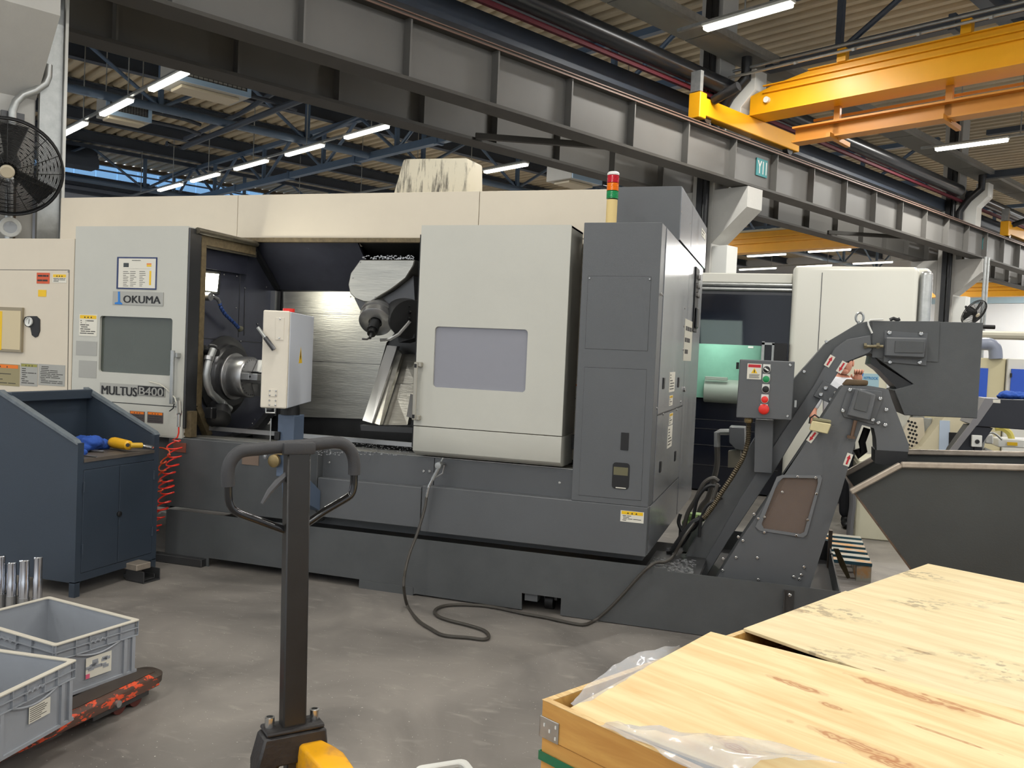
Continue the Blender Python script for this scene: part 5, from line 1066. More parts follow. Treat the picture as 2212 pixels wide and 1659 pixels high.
# boot prints: soil marks on the middle lid
# film
def sheet(name,grid,label,amp=.012,th=0,seed=1):
    """crumpled film through a grid of points"""
    rows=len(grid); cols=len(grid[0]); mb=MB(); b=mb.b; n=7
    def S(i,j):
        i0=min(int(i),rows-2); j0=min(int(j),cols-2); f=i-i0; g=j-j0
        return (grid[i0][j0]*(1-f)+grid[i0+1][j0]*f)*(1-g)+(grid[i0][j0+1]*(1-f)+grid[i0+1][j0+1]*f)*g
    vs=[]
    for i in range((rows-1)*n+1):
        r=[]
        for j in range((cols-1)*n+1):
            p=S(i/n,j/n); q=p*14+V((seed*3.1,0,0)); k=noise.noise(q)+.6*abs(noise.noise(q*2.3)); r.append(b.verts.new(p+UP*k*amp+GS*noise.noise(q*1.7+V((9,9,9)))*amp))
        vs.append(r)
    for i in range(len(vs)-1):
        for j in range(len(vs[0])-1): b.faces.new((vs[i][j],vs[i][j+1],vs[i+1][j+1],vs[i+1][j]))
    o=mb.build(name,film); sol=o.modifiers.new('s','SOLIDIFY'); sol.thickness=.0008; return tag(o,label,'plastic film')
g=lambda u,v,z:PZ(u,v,z)
sheet('plastic_film',[[g(1250,1540,zt-.01),g(1300,1510,zt-.01),g(1370,1470,zt-.0),g(1440,1425,zt+.0),g(1475,1400,zt)],[g(1232,1515,zt+.005),g(1275,1478,zt+.03),g(1320,1440,zt+.04),g(1390,1412,zt+.03),g(1470,1392,zt+.02)]],'crumpled clear film poking out along the left side of the nearest crate',seed=2,amp=.014)
sheet('plastic_film',[[g(1300,1568,zt+.005),g(1380,1604,zt+.005),g(1470,1650,zt+.005),g(1570,1700,zt+.01)],[g(1310,1560,zt+.02),g(1440,1575,zt+.035),g(1520,1605,zt+.04),g(1640,1640,zt+.04)],[g(1340,1562,zt+.01),g(1470,1590,zt+.015),g(1600,1590,zt+.015),g(1830,1650,zt+.015)]],'crumpled clear film spilling over the front edge of the nearest crate',seed=5,amp=.013)
# ============================================================ bench cabinet
bx=-3.915; y0,y1=3.985,4.665
B=thing('tool_bench','dark blue grey steel bench cabinet with sloping side panels and two doors','workbench',(-4.2,4.3,0))
tb=PY(20,842,y0); ztop=1.18; xb=-4.50; wz=.815
def side(y,th,nm):
    MB().prism([(bx-.03,y,.085),(bx-.03,y,.915),(xb,y,ztop),(xb-.02,y,ztop),(xb-.02,y,.085)],(0,th,0)).build(nm,benchm,B,smooth=0)
    mb=MB(); mb.prism([(bx+.0,y-.012,.905),(bx-.02,y-.012,.93),(xb-.02,y-.012,ztop+.012),(xb-.02,y-.012,ztop-.01)],(0,th+.024,0)); mb.build('panel_flange',mat('worn_bench_edge',(104,112,118),.4,var=.25,vs=25),B,smooth=0)
side(y0,.02,'side_panel'); side(y1-.02,.02,'side_panel')
MB().box((bx-.03,y0+.0,.085),(bx,y0+.045,.912)).build('corner_post',benchm,B,smooth=0)
MB().box((bx-.03,y1-.045,.085),(bx,y1,.912)).build('corner_post',benchm,B,smooth=0)
MB().box((xb-.0,y0+.02,ztop-.06),(xb+.05,y1-.02,ztop)).build('back_top_rail',benchm,B,bevel=.004)
MB().box((xb-.02,y0+.02,.085),(xb,y1-.02,ztop-.01)).build('back_panel',benchm,B,smooth=0)
MB().box((xb,y0+.046,wz-.02),(bx+.004,y1-.046,wz)).build('worktop',mat('dirty_steel_top',(92,84,76),.5,var=.25,vs=8),B,smooth=0)
MB().box((bx-.006,y0+.045,wz-.065),(bx,y1-.045,wz-.02)).build('front_rail',benchm,B,smooth=0)
MB().box((bx-.006,y0+.045,.088),(bx,y1-.045,.135)).build('bottom_rail',benchm,B,smooth=0)
MB().box((xb,y0+.02,.12),(bx-.012,y1-.02,.13)).build('bottom_shelf',benchm,B,smooth=0)
ym=(PX(254,1180,bx).y)
for a,b_ in ((y0+.047,ym-.002),(ym+.002,y1-.047)):
    d_=MB().box((bx-.012,a,.137),(bx+.003,b_,wz-.068)).build('door',benchm,B,bevel=.002)
    hy=a if a<ym-.1 else b_
    for z in (.25,.62): MB().cyl((bx+.006,hy,z),(bx+.006,hy,z+.06),.006,8).build('hinge',benchm,d_)
p=PX(256,1110,bx); MB().lathe((bx+.003,p.y,p.z),(1,0,0),[(.018,0),(.018,.008),(.012,.012),(0,.012)],16).build('lock_knob',black,B)
MB().box((bx-.04,y0,0),(bx,y0+.04,.09)).build('leg',benchm,B,smooth=0); MB().box((bx-.04,y1-.04,0),(bx,y1,.09)).build('leg',benchm,B,smooth=0)
MB().box((xb-.02,y0,0),(xb+.02,y0+.04,.09)).build('leg',benchm,B,smooth=0); MB().box((xb-.02,y1-.04,0),(xb+.02,y1,.09)).build('leg',benchm,B,smooth=0)
mb=MB(); 
for i in range(0): 
    y=random.uniform(y0+.05,y1-.05); mb.box((bx-.002,0,0),(bx-.0021,0.0001,0.0001)) if False else None
mb.b.free()
# steel channel step under the bench
t=thing('channel_block','stack of steel channel pieces on the floor under the bench corner','steel block',PZ(300,1258,0))
mb=MB(); a=PZ(262,1242,0); b_=PZ(312,1262,0); c_=PZ(345,1250,0); ex=(b_-a); ey=(c_-b_)
def chan(o,ex,ey,h,th): 
    mb=MB(); mb.obox(o,ex,ey,UP*th); e=ey.normalized()*th; mb.obox(o+UP*th,ex,e,UP*(h-th)); mb.obox(o+UP*th+ey-e,ex,e,UP*(h-th)); return mb
ex=V((-.02,-.02,0)); L_=PZ(310,1262,0); ey=PZ(346,1252,0)-L_; ex=V((-ey.y,ey.x,0)).normalized()*.16
chan(L_,ex,ey,.075,.007).build('lower_channel',dsteel,t,bevel=.002)
chan(L_+ex*.2+ey*.1+UP*.008,ex,ey*.8,.03,.006).build('inner_channel',dsteel,t,bevel=.002)
MB().obox(L_+ex*.3-ey*.1+UP*.076,ex*1.1,ey*.85,UP*.04).build('top_block',rust,t,bevel=.004)
# things on the bench
def lump(name,m,cpts,r,label,cat,seed=0,flat=.55):
    mb=MB(); R=random.Random(seed)
    for (p,rr) in cpts: 
        bm=bmesh.ops.create_icosphere(mb.b,subdivisions=4,radius=rr,matrix=Matrix.Translation(p)@Matrix.Diagonal((1,1,flat,1)))
    for v in mb.b.verts:
        q=v.co*22+V((seed,0,0)); n1=noise.noise(q); n2=noise.noise(q*2.7); v.co+=V((n2*.006,n1*.008,(1-abs(n1)*2)*.014+n2*.005))
    o=mb.build(name,m,smooth=180); 
    rm=o.modifiers.new('r','REMESH'); rm.mode='VOXEL'; rm.voxel_size=.006; rm.use_smooth_shade=True
    return tag(o,label,cat)
z_=wz
P=lambda u,v,z=wz:PZ(u,v,z)
lump('cloth',cloth,[(P(232,968,wz+.03)+V((-.12,.0,.02)),.07),(P(205,968)+V((-.10,.0,.03)),.06),(P(190,978)+V((-.04,0,.02)),.05),(P(250,975)+V((-.16,.04,.02)),.06),(P(180,985)+V((-.02,0,.01)),.04)],.0,'crumpled blue cloth lying on the bench beside the yellow air tool','cloth',3,.6)
t=thing('air_tool','yellow pneumatic tool lying on the bench, coupled to the red coiled hose','air tool',P(262,968))
a=PZ(240,955,wz+.045); b_=PZ(280,962,wz+.045); c_=PZ(306,962,wz+.04); ax=(b_-a).normalized()
MB().lathe(a,ax,[(0,-.005),(.02,0),(.032,.015),(.036,.04),(.036,.055),(.03,(b_-a).length-.01),(.02,(b_-a).length),(0,(b_-a).length)],20).build('tool_body',mat('tool_yellow',(232,174,30),.35,var=.08,vs=20),t)
MB().cyl(b_,c_,.017,14).build('handle',mat('tool_yellow2',(214,170,50),.4),t)
mb=MB(); mb.cyl(c_,PZ(316,964,wz+.035),.008,8); mb.cyl(PZ(316,964,wz+.035),PZ(330,967,wz+.03),.012,10); mb.build('hose_coupling',bolt_m,t)
mid=a.lerp(b_,.55); tocam=(CAM-mid).normalized()
MB().cbox(mid+tocam*.036,ax*.016,ax.cross(tocam)*.014,tocam*.002).build('rating_plate',silvlab,t,smooth=0)
MB().lathe(a.lerp(b_,.9)+tocam*.028,tocam,[(0,0),(.012,0),(.012,.006),(.006,.007),(0,.007)],12).build('cap_screw',black,t)
mb=MB()
for f in (.25,.33,.78): mb.sphere(a.lerp(b_,f)+tocam*.034+UP*.008,.004,6)
mb.build('screw',black,t)
for i,((u0,v0),(u1,v1),r_) in enumerate((((172,972),(225,975),.008),((174,983),(208,987),.005))):
    o=MB().cyl(P(u0,v0,wz+r_),P(u1,v1,wz+r_),r_,10).build('steel_rod',steel); tag(o,('thicker steel rod lying at the front left of the bench','thin dark steel rod at the very front of the bench top')[i],'rod','rods on the bench')
p=PZ(165,945,wz); tag(MB().cbox(p+UP*.03+V((-.04,0,0)),(.02,0,0),(0,.02,0),(0,0,.03)).build('paper_scrap',mat('beige_card',(214,196,160),.7)),'small beige cardboard piece behind the bench side panel','cardboard')
# red coiled hose
hz=thing('coiled_hose','red coiled air hose hanging from a fitting beside the bench','hose',PY(360,1140,4.80))
Yh=4.80
pts=[]; top=PY(385,922,Yh); 
pts+=[PY(386,920,Yh),PY(386,935,Yh),PY(383,945,Yh),PY(373,950,Yh)]
cs=[(374,955),(378,975),(374,1000),(364,1022),(358,1045),(362,1060),(354,1085),(347,1105),(341,1130),(338,1145)]
ax_=[PY(u,v,Yh) for u,v in cs]; axp=smooth_path(ax_,10); N=len(axp); turns=12
rs=.042
for i in range(N*4):
    f=i/(N*4-1); k=f*(N-1); i0=min(int(k),N-2); c=axp[i0].lerp(axp[i0+1],k-i0); a=2*PI*turns*f; rr=rs*(1 if f<.75 else 1-(f-.75)*2.4)
    pts.append(c+V((math.cos(a)*rr*1.1,math.sin(a)*rr,math.sin(a+.6)*rr*.35)))
MB().tube(pts,.0052,6).build('coil',redhose,hz)
cs=[(334,967),(352,968),(366,975),(362,988),(350,1000),(352,1012),(345,1030),(340,1045),(344,1060)]
ax_=smooth_path([PY(u,v,Yh-.05) for u,v in cs],8); pts=[]; N=len(ax_)
for i in range(N*4):
    f=i/(N*4-1); k=f*(N-1); i0=min(int(k),N-2); c=ax_[i0].lerp(ax_[i0+1],k-i0); a=2*PI*6*f; rr=(0 if f<.28 else min(1,(f-.28)*6))*.03
    pts.append(c+V((math.cos(a)*rr,math.sin(a)*rr*.6,math.sin(a+.6)*rr*.6)))
MB().tube([PZ(330,967,wz+.03)]+pts,.0052,6).build('coil',mat('orange_hose',(214,84,44),.35),hz)
mb=MB(); mb.cyl(PY(386,922,Yh),PY(387,895,Yh),.012,10); mb.cyl(PY(387,895,Yh),PY(386,868,Yh+.06),.016,8); mb.build('hose_fitting',bolt_m,hz)
mb=MB(); mb.tube([PY(386,890,4.85),PY(378,860,4.88),PY(360,840,4.9),PY(345,830,4.9),PY(322,824,4.915)],.004,6); mb.build('thin_wire',mat('pale_wire',(200,196,180),.4),hz)
mb=MB(); mb.tube([PY(384,870,4.85),PY(390,890,4.85),PY(386,905,4.85)],.010,6); mb.tube([PY(376,872,4.86),PY(374,882,4.86),PY(366,888,4.87)],.004,6); mb.build('dark_hose_end',blackm,hz)
# ============================================================ grey euro crates on the red pallet truck
def eurobox(o,ex,ey,L,Wd,Hh,label,lab):
    """o: base corner nearest the camera on the right; ex along the short side, ey along the long side (unit vectors)"""
    t=thing('plastic_crate',label,'crate',o,'grey plastic crates on the red truck')
    ex=V(ex).normalized(); ey=V(ey).normalized(); th=.006; O=V(o)
    def bx_(a,b,c,a2,b2,c2): return MB().obox(O+ex*a+ey*b+UP*c,ex*(a2-a),ey*(b2-b),UP*(c2-c))
    i=.012
    mb=bx_(i,i,.0,Wd-i,L-i,.006); mb.obox(O+ex*i+ey*i,ex*th,ey*(L-2*i),UP*(Hh-.005)); mb.obox(O+ex*(Wd-i-th)+ey*i,ex*th,ey*(L-2*i),UP*(Hh-.005)); mb.obox(O+ex*i+ey*i,ex*(Wd-2*i),ey*th,UP*(Hh-.005)); mb.obox(O+ex*i+ey*(L-i-th),ex*(Wd-2*i),ey*th,UP*(Hh-.005)); mb.build('shell',plast,t,smooth=0)
    mb=MB(); r=.022
    mb.plate(rrect(0,0,Wd,L,.012),[rrect(r,r,Wd-r,L-r,.01)],O+UP*(Hh-.004),ex,ey,UP*.004); mb.build('rim',plastr,t,smooth=0)
    mb=MB()
    for z in (Hh-.034,Hh-.066):
        mb.plate(rrect(.001,.001,Wd-.001,L-.001,.01),[rrect(.013,.013,Wd-.013,L-.013,.008)],O+UP*z,ex,ey,UP*.003)
    mb.build('flange',plast,t,smooth=0)
    # wavy bands and ribs on the two visible sides
    mb=MB()
    for side_ in (0,1):
        D_=(ex,ey)[side_]; Nn=(-ey,-ex)[side_]; LL_=(Wd,L)[side_]
        for f in (.02,.24,.40,.60,.76,.98): mb.obox(O+D_*(LL_*f-.0015)-Nn*.012+UP*(Hh-.066),D_*.003,Nn*.011,UP*.062)
        for f in (.045,.13,.83,.93): mb.obox(O+D_*(LL_*f-.008)-Nn*.012+UP*.008,D_*.016,Nn*.010,UP*(Hh-.075))
        P_=[]; n=14
        for k in range(n+1):
            f=k/n; x=LL_*(.24+.52*f); z=Hh-.066-.022*math.sin(PI*f); P_.append(O+D_*x-Nn*.006+UP*z)
        mb.tube(P_,.005,6)
        P_=[O+D_*(LL_*(.38+.24*k/16))-Nn*.004+UP*(Hh-.034-.006*math.sin(k*1.57)) for k in range(17)]; mb.tube(P_,.003,5)
        mb.obox(O+D_*(LL_*.02)-Nn*.012,D_*LL_*.96,Nn*.008,UP*.012)
    mb.build('ribs',plast,t,smooth=0)
    f0,f1,z0,z1,kind=lab
    q=MB().obox(O+ex*Wd*f0+ey*.0055+UP*z0 ,ex*Wd*(f1-f0),-ey*.001*-1 if False else ey*-.0008,UP*(z1-z0)).build('label',paper,t,smooth=0)
    mb=MB(); R=random.Random(int(f0*100))
    if kind=='text':
        for k in range(7): mb.obox(O+ex*Wd*(f0+.01)+ey*.0045+UP*(z0+(z1-z0)*(.1+.12*k)),ex*Wd*(f1-f0)*R.uniform(.5,.9),-ey*.0006,UP*.002)
        mb.build('printed_text',ink,q,smooth=0)
    else:
        for k in range(14):
            a=R.random()*.75; bb=R.random()*.7; mb.obox(O+ex*Wd*(f0+(f1-f0)*a)+ey*.0045+UP*(z0+(z1-z0)*bb),ex*Wd*(f1-f0)*.22,-ey*.0006,UP*(z1-z0)*.14)
        mb.build('torn_patch',plast,q,smooth=0)
        MB().obox(O+ex*Wd*f0+ey*.0044+UP*z0*1.02,ex*.018,-ey*.0006,UP*.018).build('pink_dot',mat('pink_dot',(226,100,130),.6),q,smooth=0)
    return t
zc=.34; 
r1=PZ(310,1340,zc); r2=PZ(115,1290,zc); r0=PZ(118,1395,zc); ey_=(r2-r1).normalized(); ex_=V((ey_.y,-ey_.x,0)); 
if ex_.dot(r0-r1)<0: ex_=-ex_
LA=.6; WA=(r0-r1).length
# origin = near left corner r0; ex towards r1, ey away
eurobox(V((r0.x,r0.y,.115)),-ex_,ey_,LA,WA,zc-.115,'grey plastic crate with a torn white label, the farther one on the red truck',(.36,.66,.045,.13,'torn'))
q1=PZ(168,1425,zc+.0); q0=PZ(0,1505,zc); exb=(q1-q0).normalized(); eyb=V((-exb.y,exb.x,0))
eurobox(V((q1.x,q1.y,.115))-exb*.4,exb,eyb,.6,.4,zc-.115,'grey plastic crate with a clean white label, nearest at the left edge',(.43,.68,.075,.135,'text'))
# red pallet truck fork under them
t=thing('red_pallet_truck','worn red pallet truck forks carrying the grey crates at lower left','pallet truck',(-2.8,2.8,0))
zf=.115
tip=PZ(338,1437,zf); tl=PZ(300,1470,zf); near=PZ(0,1640,zf); dF=(PZ(0,1600,zf)-PZ(300,1462,zf)).normalized()
pr=V((-dF.y,dF.x,0)); 
if pr.dot(CAM-tip)<0: pr=-pr
rp=mat('worn_red_paint',(84,60,50),.45,col2=(218,80,44),vs=14,fac=(.50,.53),stretch=(1,1,3))
ft=mat('fork_top',(84,74,66),.4,metal=.5,var=.2,vs=12)
def fork(o):
    mb=MB(); E=[o,o+dF*1.25]
    P_=[(-.075,0),(-.07,.04),(-.04,.055),(.04,.055),(.07,.04),(.075,0)]
    a_=[o+dF*.12+pr*x+UP*(zf-.055+z) for x,z in P_]; mb.prism(a_,dF*1.2)
    f_=mb.build('fork',rp,t,bevel=.004)
    mb=MB(); mb.lathe(o+dF*.13+UP*(zf-.045),UP,[(0,0),(.07,0),(.072,.03),(.05,.043),(0,.043)],24); mb.build('fork_tip',ft,t)
    MB().obox(o+dF*.12-pr*.045+UP*(zf-.001),dF*1.2,pr*.09,UP*.002).build('fork_top',ft,t,smooth=0)
    for d_ in (.22,.31): MB().cyl(o+dF*d_-pr*.04+UP*.036,o+dF*d_+pr*.04+UP*.036,.036,16).build('roller',mat('roller_maroon',(90,40,34),.4),t)
    MB().obox(o+dF*.16-pr*.055+UP*.03,dF*.3,pr*.11,UP*.03).build('roller_bracket',dsteel,t,bevel=.004)
    MB().cyl(o+dF*.36+pr*.07+UP*.07,o+dF*.36+pr*.085+UP*.07,.014,14).build('axle_pin',steel,t)
fork(V((tip.x,tip.y,0))+dF*-.06+pr*-.0); fork(V((tip.x,tip.y,0))-pr*.36-dF*.02)
# aluminium bars standing behind
for i,(u,v,sh) in enumerate(((3,1200,0),(14,1219,0),(27,1214,0),(41,1212,0),(55,1209,0),(73,1205,0))):
    p=PY(u,v,3.62); q=V((p.x,3.62+.03*(i%2),0)); r_=.0215
    t=thing('round_bar','','bar',(p.x,q.y,.0)); 
    t['label']=('bright round metal bar, leftmost, cut by the picture edge','bright round metal bar, shortest of the row behind the crates','bright round metal bar, second after the shortest','bright round metal bar in the middle of the row behind the crates','bright round metal bar, second from the right of the row','bright round metal bar, rightmost and next to the bench foot')[i]; t['group']='upright round bars behind the grey crates'
    MB().lathe((p.x,q.y,.1),UP,[(0,0),(r_*1.08,0),(r_*1.08,p.z-.1-.12),(r_,p.z-.1-.115),(r_,p.z-.1-.004),(r_-.003,p.z-.1),(0,p.z-.1)],20).build('bar',mat('bright_aluminium',(214,216,222),.16,metal=1,var=.1,vs=6,stretch=(9,9,.3)),t)
    MB().cyl((p.x,q.y,0),(p.x,q.y,.1),r_*1.2,16).build('base_collar',steel,t)
# ============================================================ front pallet truck
dH=2.5
J=thing('hand_pallet_truck','black handled pallet truck with a yellow pump in the front middle','pallet truck',(0,0,0))
jc=PD(632,1560,dH); J.location=V((jc.x,jc.y,0))
col_t=PD(641,968,dH); jb=PD(628,1565,dH)
hd_=(GS*.94+GC*.2).normalized(); fw=V((hd_.y,-hd_.x,0))  # lateral axis, forward (towards the forks)
a=PD(642,970,dH); bot=PD(632,1565,dH)
hw,hd2=.034,.024
def fr_(p,x,y): return p+hd_*x+fw*y
mb=MB(); A4=[fr_(a,-hw,-hd2),fr_(a,hw,-hd2),fr_(a,hw,hd2),fr_(a,-hw,hd2)]; B4=[p+(bot-a) for p in A4]
mb.prism(A4,bot-a); mb.build('column',mat('column_black',(36,34,32),.28,var=.3,vs=6),J,bevel=.004)
def HP(u,v):   # handle loop plane through the column top, across the truck
    r=ray(u,v); n=fw; return CAM+r*((n.dot(a)-n.dot(CAM))/n.dot(r))
loop_g=[(493,1050),(492,1020),(497,1000),(507,985),(524,974),(560,970),(600,966),(660,962),(705,957),(730,956),(748,963),(760,978),(765,1000),(765,1025)]
MB().tube(smooth_path([HP(u,v) for u,v in loop_g],5),.0185,14).build('rubber_grip',rubber,J)
gl=mat('gloss_black_tube',(20,20,22),.15,coat=.3)
MB().tube(smooth_path([HP(u,v) for u,v in ((493,1050),(494,1078),(500,1095),(515,1108),(560,1125),(606,1142),(618,1146))],6),.0115,12).build('lower_tube',gl,J)
MB().tube(smooth_path([HP(u,v) for u,v in ((765,1022),(764,1050),(758,1068),(744,1079),(700,1105),(664,1130),(655,1136))],6),.0115,12).build('lower_tube',gl,J)
MB().cbox(a+UP*.004,hd_*.048,fw*.03,UP*.018).build('grip_saddle',rubber,J,bevel=.008,seg=2)
MB().tube([HP(620,1024)+fw*.0,HP(600,1042),HP(582,1062),HP(566,1088)],[.009,.011,.009,.005],8).build('release_lever',mat('lever_grey',(84,84,86),.5),J)
bolts(J,[fr_(PD(0,0,1)*0+a-UP*.07,-.0,0)+(-fw)*hd2*1.02,fr_(a-UP*.10,.025,0)-fw*hd2*1.02],-fw,.005,.003)
mb=MB(); z_=bot.z
def J4(x0,y0,x1,y1,z0,z1): return MB().obox(V((bot.x,bot.y,z0))+hd_*x0+fw*y0,hd_*(x1-x0),fw*(y1-y0),UP*(z1-z0))
jm=mat('cast_black',(44,42,42),.45,var=.2,vs=14,bump=.2,bs=60)
J4(-.085,-.04,.085,.04,z_-.01,z_+.004).build('joint_plate',jm,J,bevel=.01,seg=2)
for x in (-.066,.066): MB().lathe(V((bot.x,bot.y,z_+.004))+hd_*x-fw*.005,UP,[(.013,0),(.014,.028),(.009,.03),(.008,.012),(0,.012)],16).build('cap_bolt',bolt_m,J)
mb=MB(); mb.prism([V((bot.x,bot.y,0))+hd_*x+UP*z-fw*.04 for x,z in ((-.09,z_-.012),(.09,z_-.012),(.10,z_-.10),(.10,z_-.22),(.06,z_-.22),(.05,z_-.10),(-.05,z_-.10),(-.06,z_-.30),(-.105,z_-.30),(-.11,z_-.09))],fw*.08); mb.build('yoke',jm,J,bevel=.006)
mb=MB(); c=V((bot.x,bot.y,z_-.19)); mb.cyl(c-hd_*.15,c-hd_*.10,.032,18); mb.cyl(c-hd_*.10,c+hd_*.10,.02,14); mb.build('axle_boss',jm,J)
J4(-.018,-.02,.018,.02,z_-.32,z_-.10).build('link_bar',dsteel,J,bevel=.004)
J4(-.10,-.05,.02,.05,.12,z_-.26).build('pump_base',jm,J,bevel=.006)
mb=MB(); c=V((bot.x,bot.y,0)); mb.cyl(c+UP*.09-hd_*.1,c+UP*.09-hd_*.04,.09,24); mb.cyl(c+UP*.09+hd_*.04,c+UP*.09+hd_*.1,.09,24); mb.build('steer_wheel',black,J)
# yellow pump body
yo=bot+fw*.02+UP*-.06
def yp(u,v,z): return PZ(u,v,z)
zt_=z_-.05
top=[(642,1605),(640,1596),(650,1590),(664,1588),(680,1592),(700,1602),(724,1614),(742,1626),(752,1640),(765,1659),(700,1672),(690,1659),(665,1633),(650,1618)]
mb=MB(); P1=[yp(u,v,zt_) for u,v in top]; c0=sum(P1,V())/len(P1)
b=mb.b; ra=[b.verts.new(p+(c0-p)*.18+UP*.006) for p in P1]; rb_=[b.verts.new(p) for p in P1]; rc=[b.verts.new(p+(p-c0)*.06-UP*.03) for p in P1]; rd=[b.verts.new(p+(p-c0)*.02-UP*.16) for p in P1]
b.faces.new(ra)
for x,y in ((ra,rb_),(rb_,rc),(rc,rd)):
    for i in range(len(P1)): b.faces.new((x[i],x[(i+1)%len(P1)],y[(i+1)%len(P1)],y[i]))
mb.build('yellow_pump_head',yeld,J,bevel=.004,seg=2,smooth=50)
MB().obox(V((bot.x,bot.y,.10))+hd_*-.27+fw*.32,hd_*.15,fw*.5,UP*.05).build('fork',yeld,J,bevel=.006)
MB().obox(V((bot.x,bot.y,.10))+hd_*.12+fw*.32,hd_*.15,fw*.5,UP*.05).build('fork',yeld,J,bevel=.006)
MB().obox(V((bot.x,bot.y,.10))+hd_*-.27+fw*.22,hd_*.54,fw*.1,UP*.2).build('fork_bridge',yeld,J,bevel=.006)
# white plastic corner at the bottom edge
p=PZ(1006,1648,.05); o=MB().plate(rrect(-.20,-.20,.0,.0,.03),[rrect(-.17,-.17,-.03,-.03,.02)],p,V((.75,.66,0)),V((-.66,.75,0)),UP*.02).build('white_tray',white,bevel=.004,smooth=0); tag(o,'white plastic tray corner just peeking in at the bottom edge','tray')
o['label']='white plastic tray corner just peeking in at the bottom edge'
# ============================================================ background right
Yw=10.5
M2=thing('white_machining_centre','large white machining centre in the background with dark sliding doors','machine tool',(0,11.5,0))
f=lambda u,v,Y=Yw:PY(u,v,Y)
xl=-1.75; x1=f(1710,650).x; x2=f(1985,577).x; x3=f(2014,600).x; zt2=f(1850,577).z; zh=f(1600,590).z
MB().box((x1,Yw-.12,.12),(x2,Yw,zt2)).build('door_panel',wcream,M2,bevel=.06,seg=3)
MB().box((f(1775,600).x-.004,Yw-.124,.2),(f(1775,600).x+.004,Yw-.12,zt2-.08)).build('panel_joint',dsteel,M2,smooth=0)
MB().box((x1,Yw,.05),(x3,Yw+2.2,zt2)).build('housing',wcream,M2,bevel=.06,seg=3)
MB().box((x2+.01,Yw-.1,.1),(x3,Yw+.0,zt2-.04)).build('chrome_corner',galv,M2,bevel=.05,seg=3)
z1=f(1600,611).z; z2=f(1600,636).z
MB().box((xl,Yw,z1),(x1,Yw+2.2,zh)).build('header',wcream,M2,bevel=.01)
mb=MB()
for zz_ in (z1-.02,z1-.075): mb.cyl((xl,Yw-.0,zz_),(x1,Yw-.0,zz_),.022,10)
mb.build('guide_tube',galv,M2)
MB().box((xl,Yw+.02,z2),(x1,Yw+.06,z1)).build('guide_rail_plate',dsteel,M2,smooth=0)
MB().box((xl,Yw,.02),(x1,Yw+2.0,z2)).build('dark_front',navy,M2,smooth=0)
a_=f(1506,742); b_=f(1646,866)
teal=mat('teal_inside',(120,170,150),.4,var=.15,vs=3); 
MB().box((a_.x-.1,Yw-.03,b_.z),(b_.x,Yw-.005,a_.z)).build('window_recess',teal,M2,smooth=0)
l=D.lights.new('cabin_light','AREA'); l.size=.5; l.energy=2.5; l.color=(.8,1,.88); lo=D.objects.new('cabin_light',l); COL.objects.link(lo); lo.location=(a_.x+.25,Yw-.35,a_.z+.1); lo.rotation_euler=(.9,0,0)
c=f(1545,835); mb=MB(); mb.cyl((c.x-.12,Yw-.035,c.z-.05),(c.x+.28,Yw-.035,c.z-.05),.14,20); mb.cbox((c.x+.02,Yw-.16,c.z+.10),(.13,0,0),(0,.02,0),(0,0,.02)); mb.build('work_drum',mat('drum_grey',(150,160,150),.4),M2,bevel=.004)
c=f(1622,750); MB().box((c.x-.03,Yw-.034,c.z-.012),(c.x+.03,Yw-.03,c.z+.012)).build('small_tag',white,M2,smooth=0)
mb=MB()
for v in (905,925,960,1003): p=f(1500,v); mb.box((xl,Yw-.004,p.z),(x1-.05,Yw,p.z+.008))
mb.build('panel_joint',dsteel,M2,smooth=0)
mb=MB(); mb.box((f(1646,750).x,Yw-.12,f(1646,860).z),(f(1652,750).x,Yw-.03,f(1646,738).z)); mb.box((f(1668,750).x,Yw-.12,f(1668,860).z),(f(1673,750).x,Yw-.03,f(1668,742).z)); mb.box((f(1646,750).x,Yw-.12,f(1646,745).z),(f(1673,750).x,Yw-.03,f(1646,740).z)); mb.build('door_grip',galv,M2,smooth=0)
MB().box((f(1673,750).x,Yw-.14,f(1680,850).z),(f(1700,750).x,Yw-.02,f(1680,742).z)).build('latch_box',black,M2,smooth=0)
MB().box((x1+.05,Yw-.02,.0),(x3-.1,Yw+2.0,.12)).build('base',dsteel,M2,smooth=0)
# beige control box in front
t=thing('beige_floor_cabinet','low beige cabinet standing on the floor left of the skip, behind the conveyors','cabinet',(.95,8.7,0))
MB().box((.655,8.42,.0),(1.35,9.1,.72)).build('body',mat('beige_box',(206,202,178),.45,var=.05,vs=4),t,bevel=.01)
MB().box((.645,8.46,.08),(.655,9.06,.68)).build('side_door',mat('beige_side',(150,146,128),.5),t,smooth=0)
# black machine with grey hose behind skip end
tag(MB().tube(smooth_path([PY(u,v,8.33) for u,v in ((1822,1010),(1832,1025),(1840,1045),(1842,1090),(1838,1120))]+[V((PY(1837,1130,8.33).x,8.33,.01))],6),.03,10).build('grey_hose',mat('hose_grey2',(96,96,98),.4)),'thick grey hose curving down left of the skip','hose')
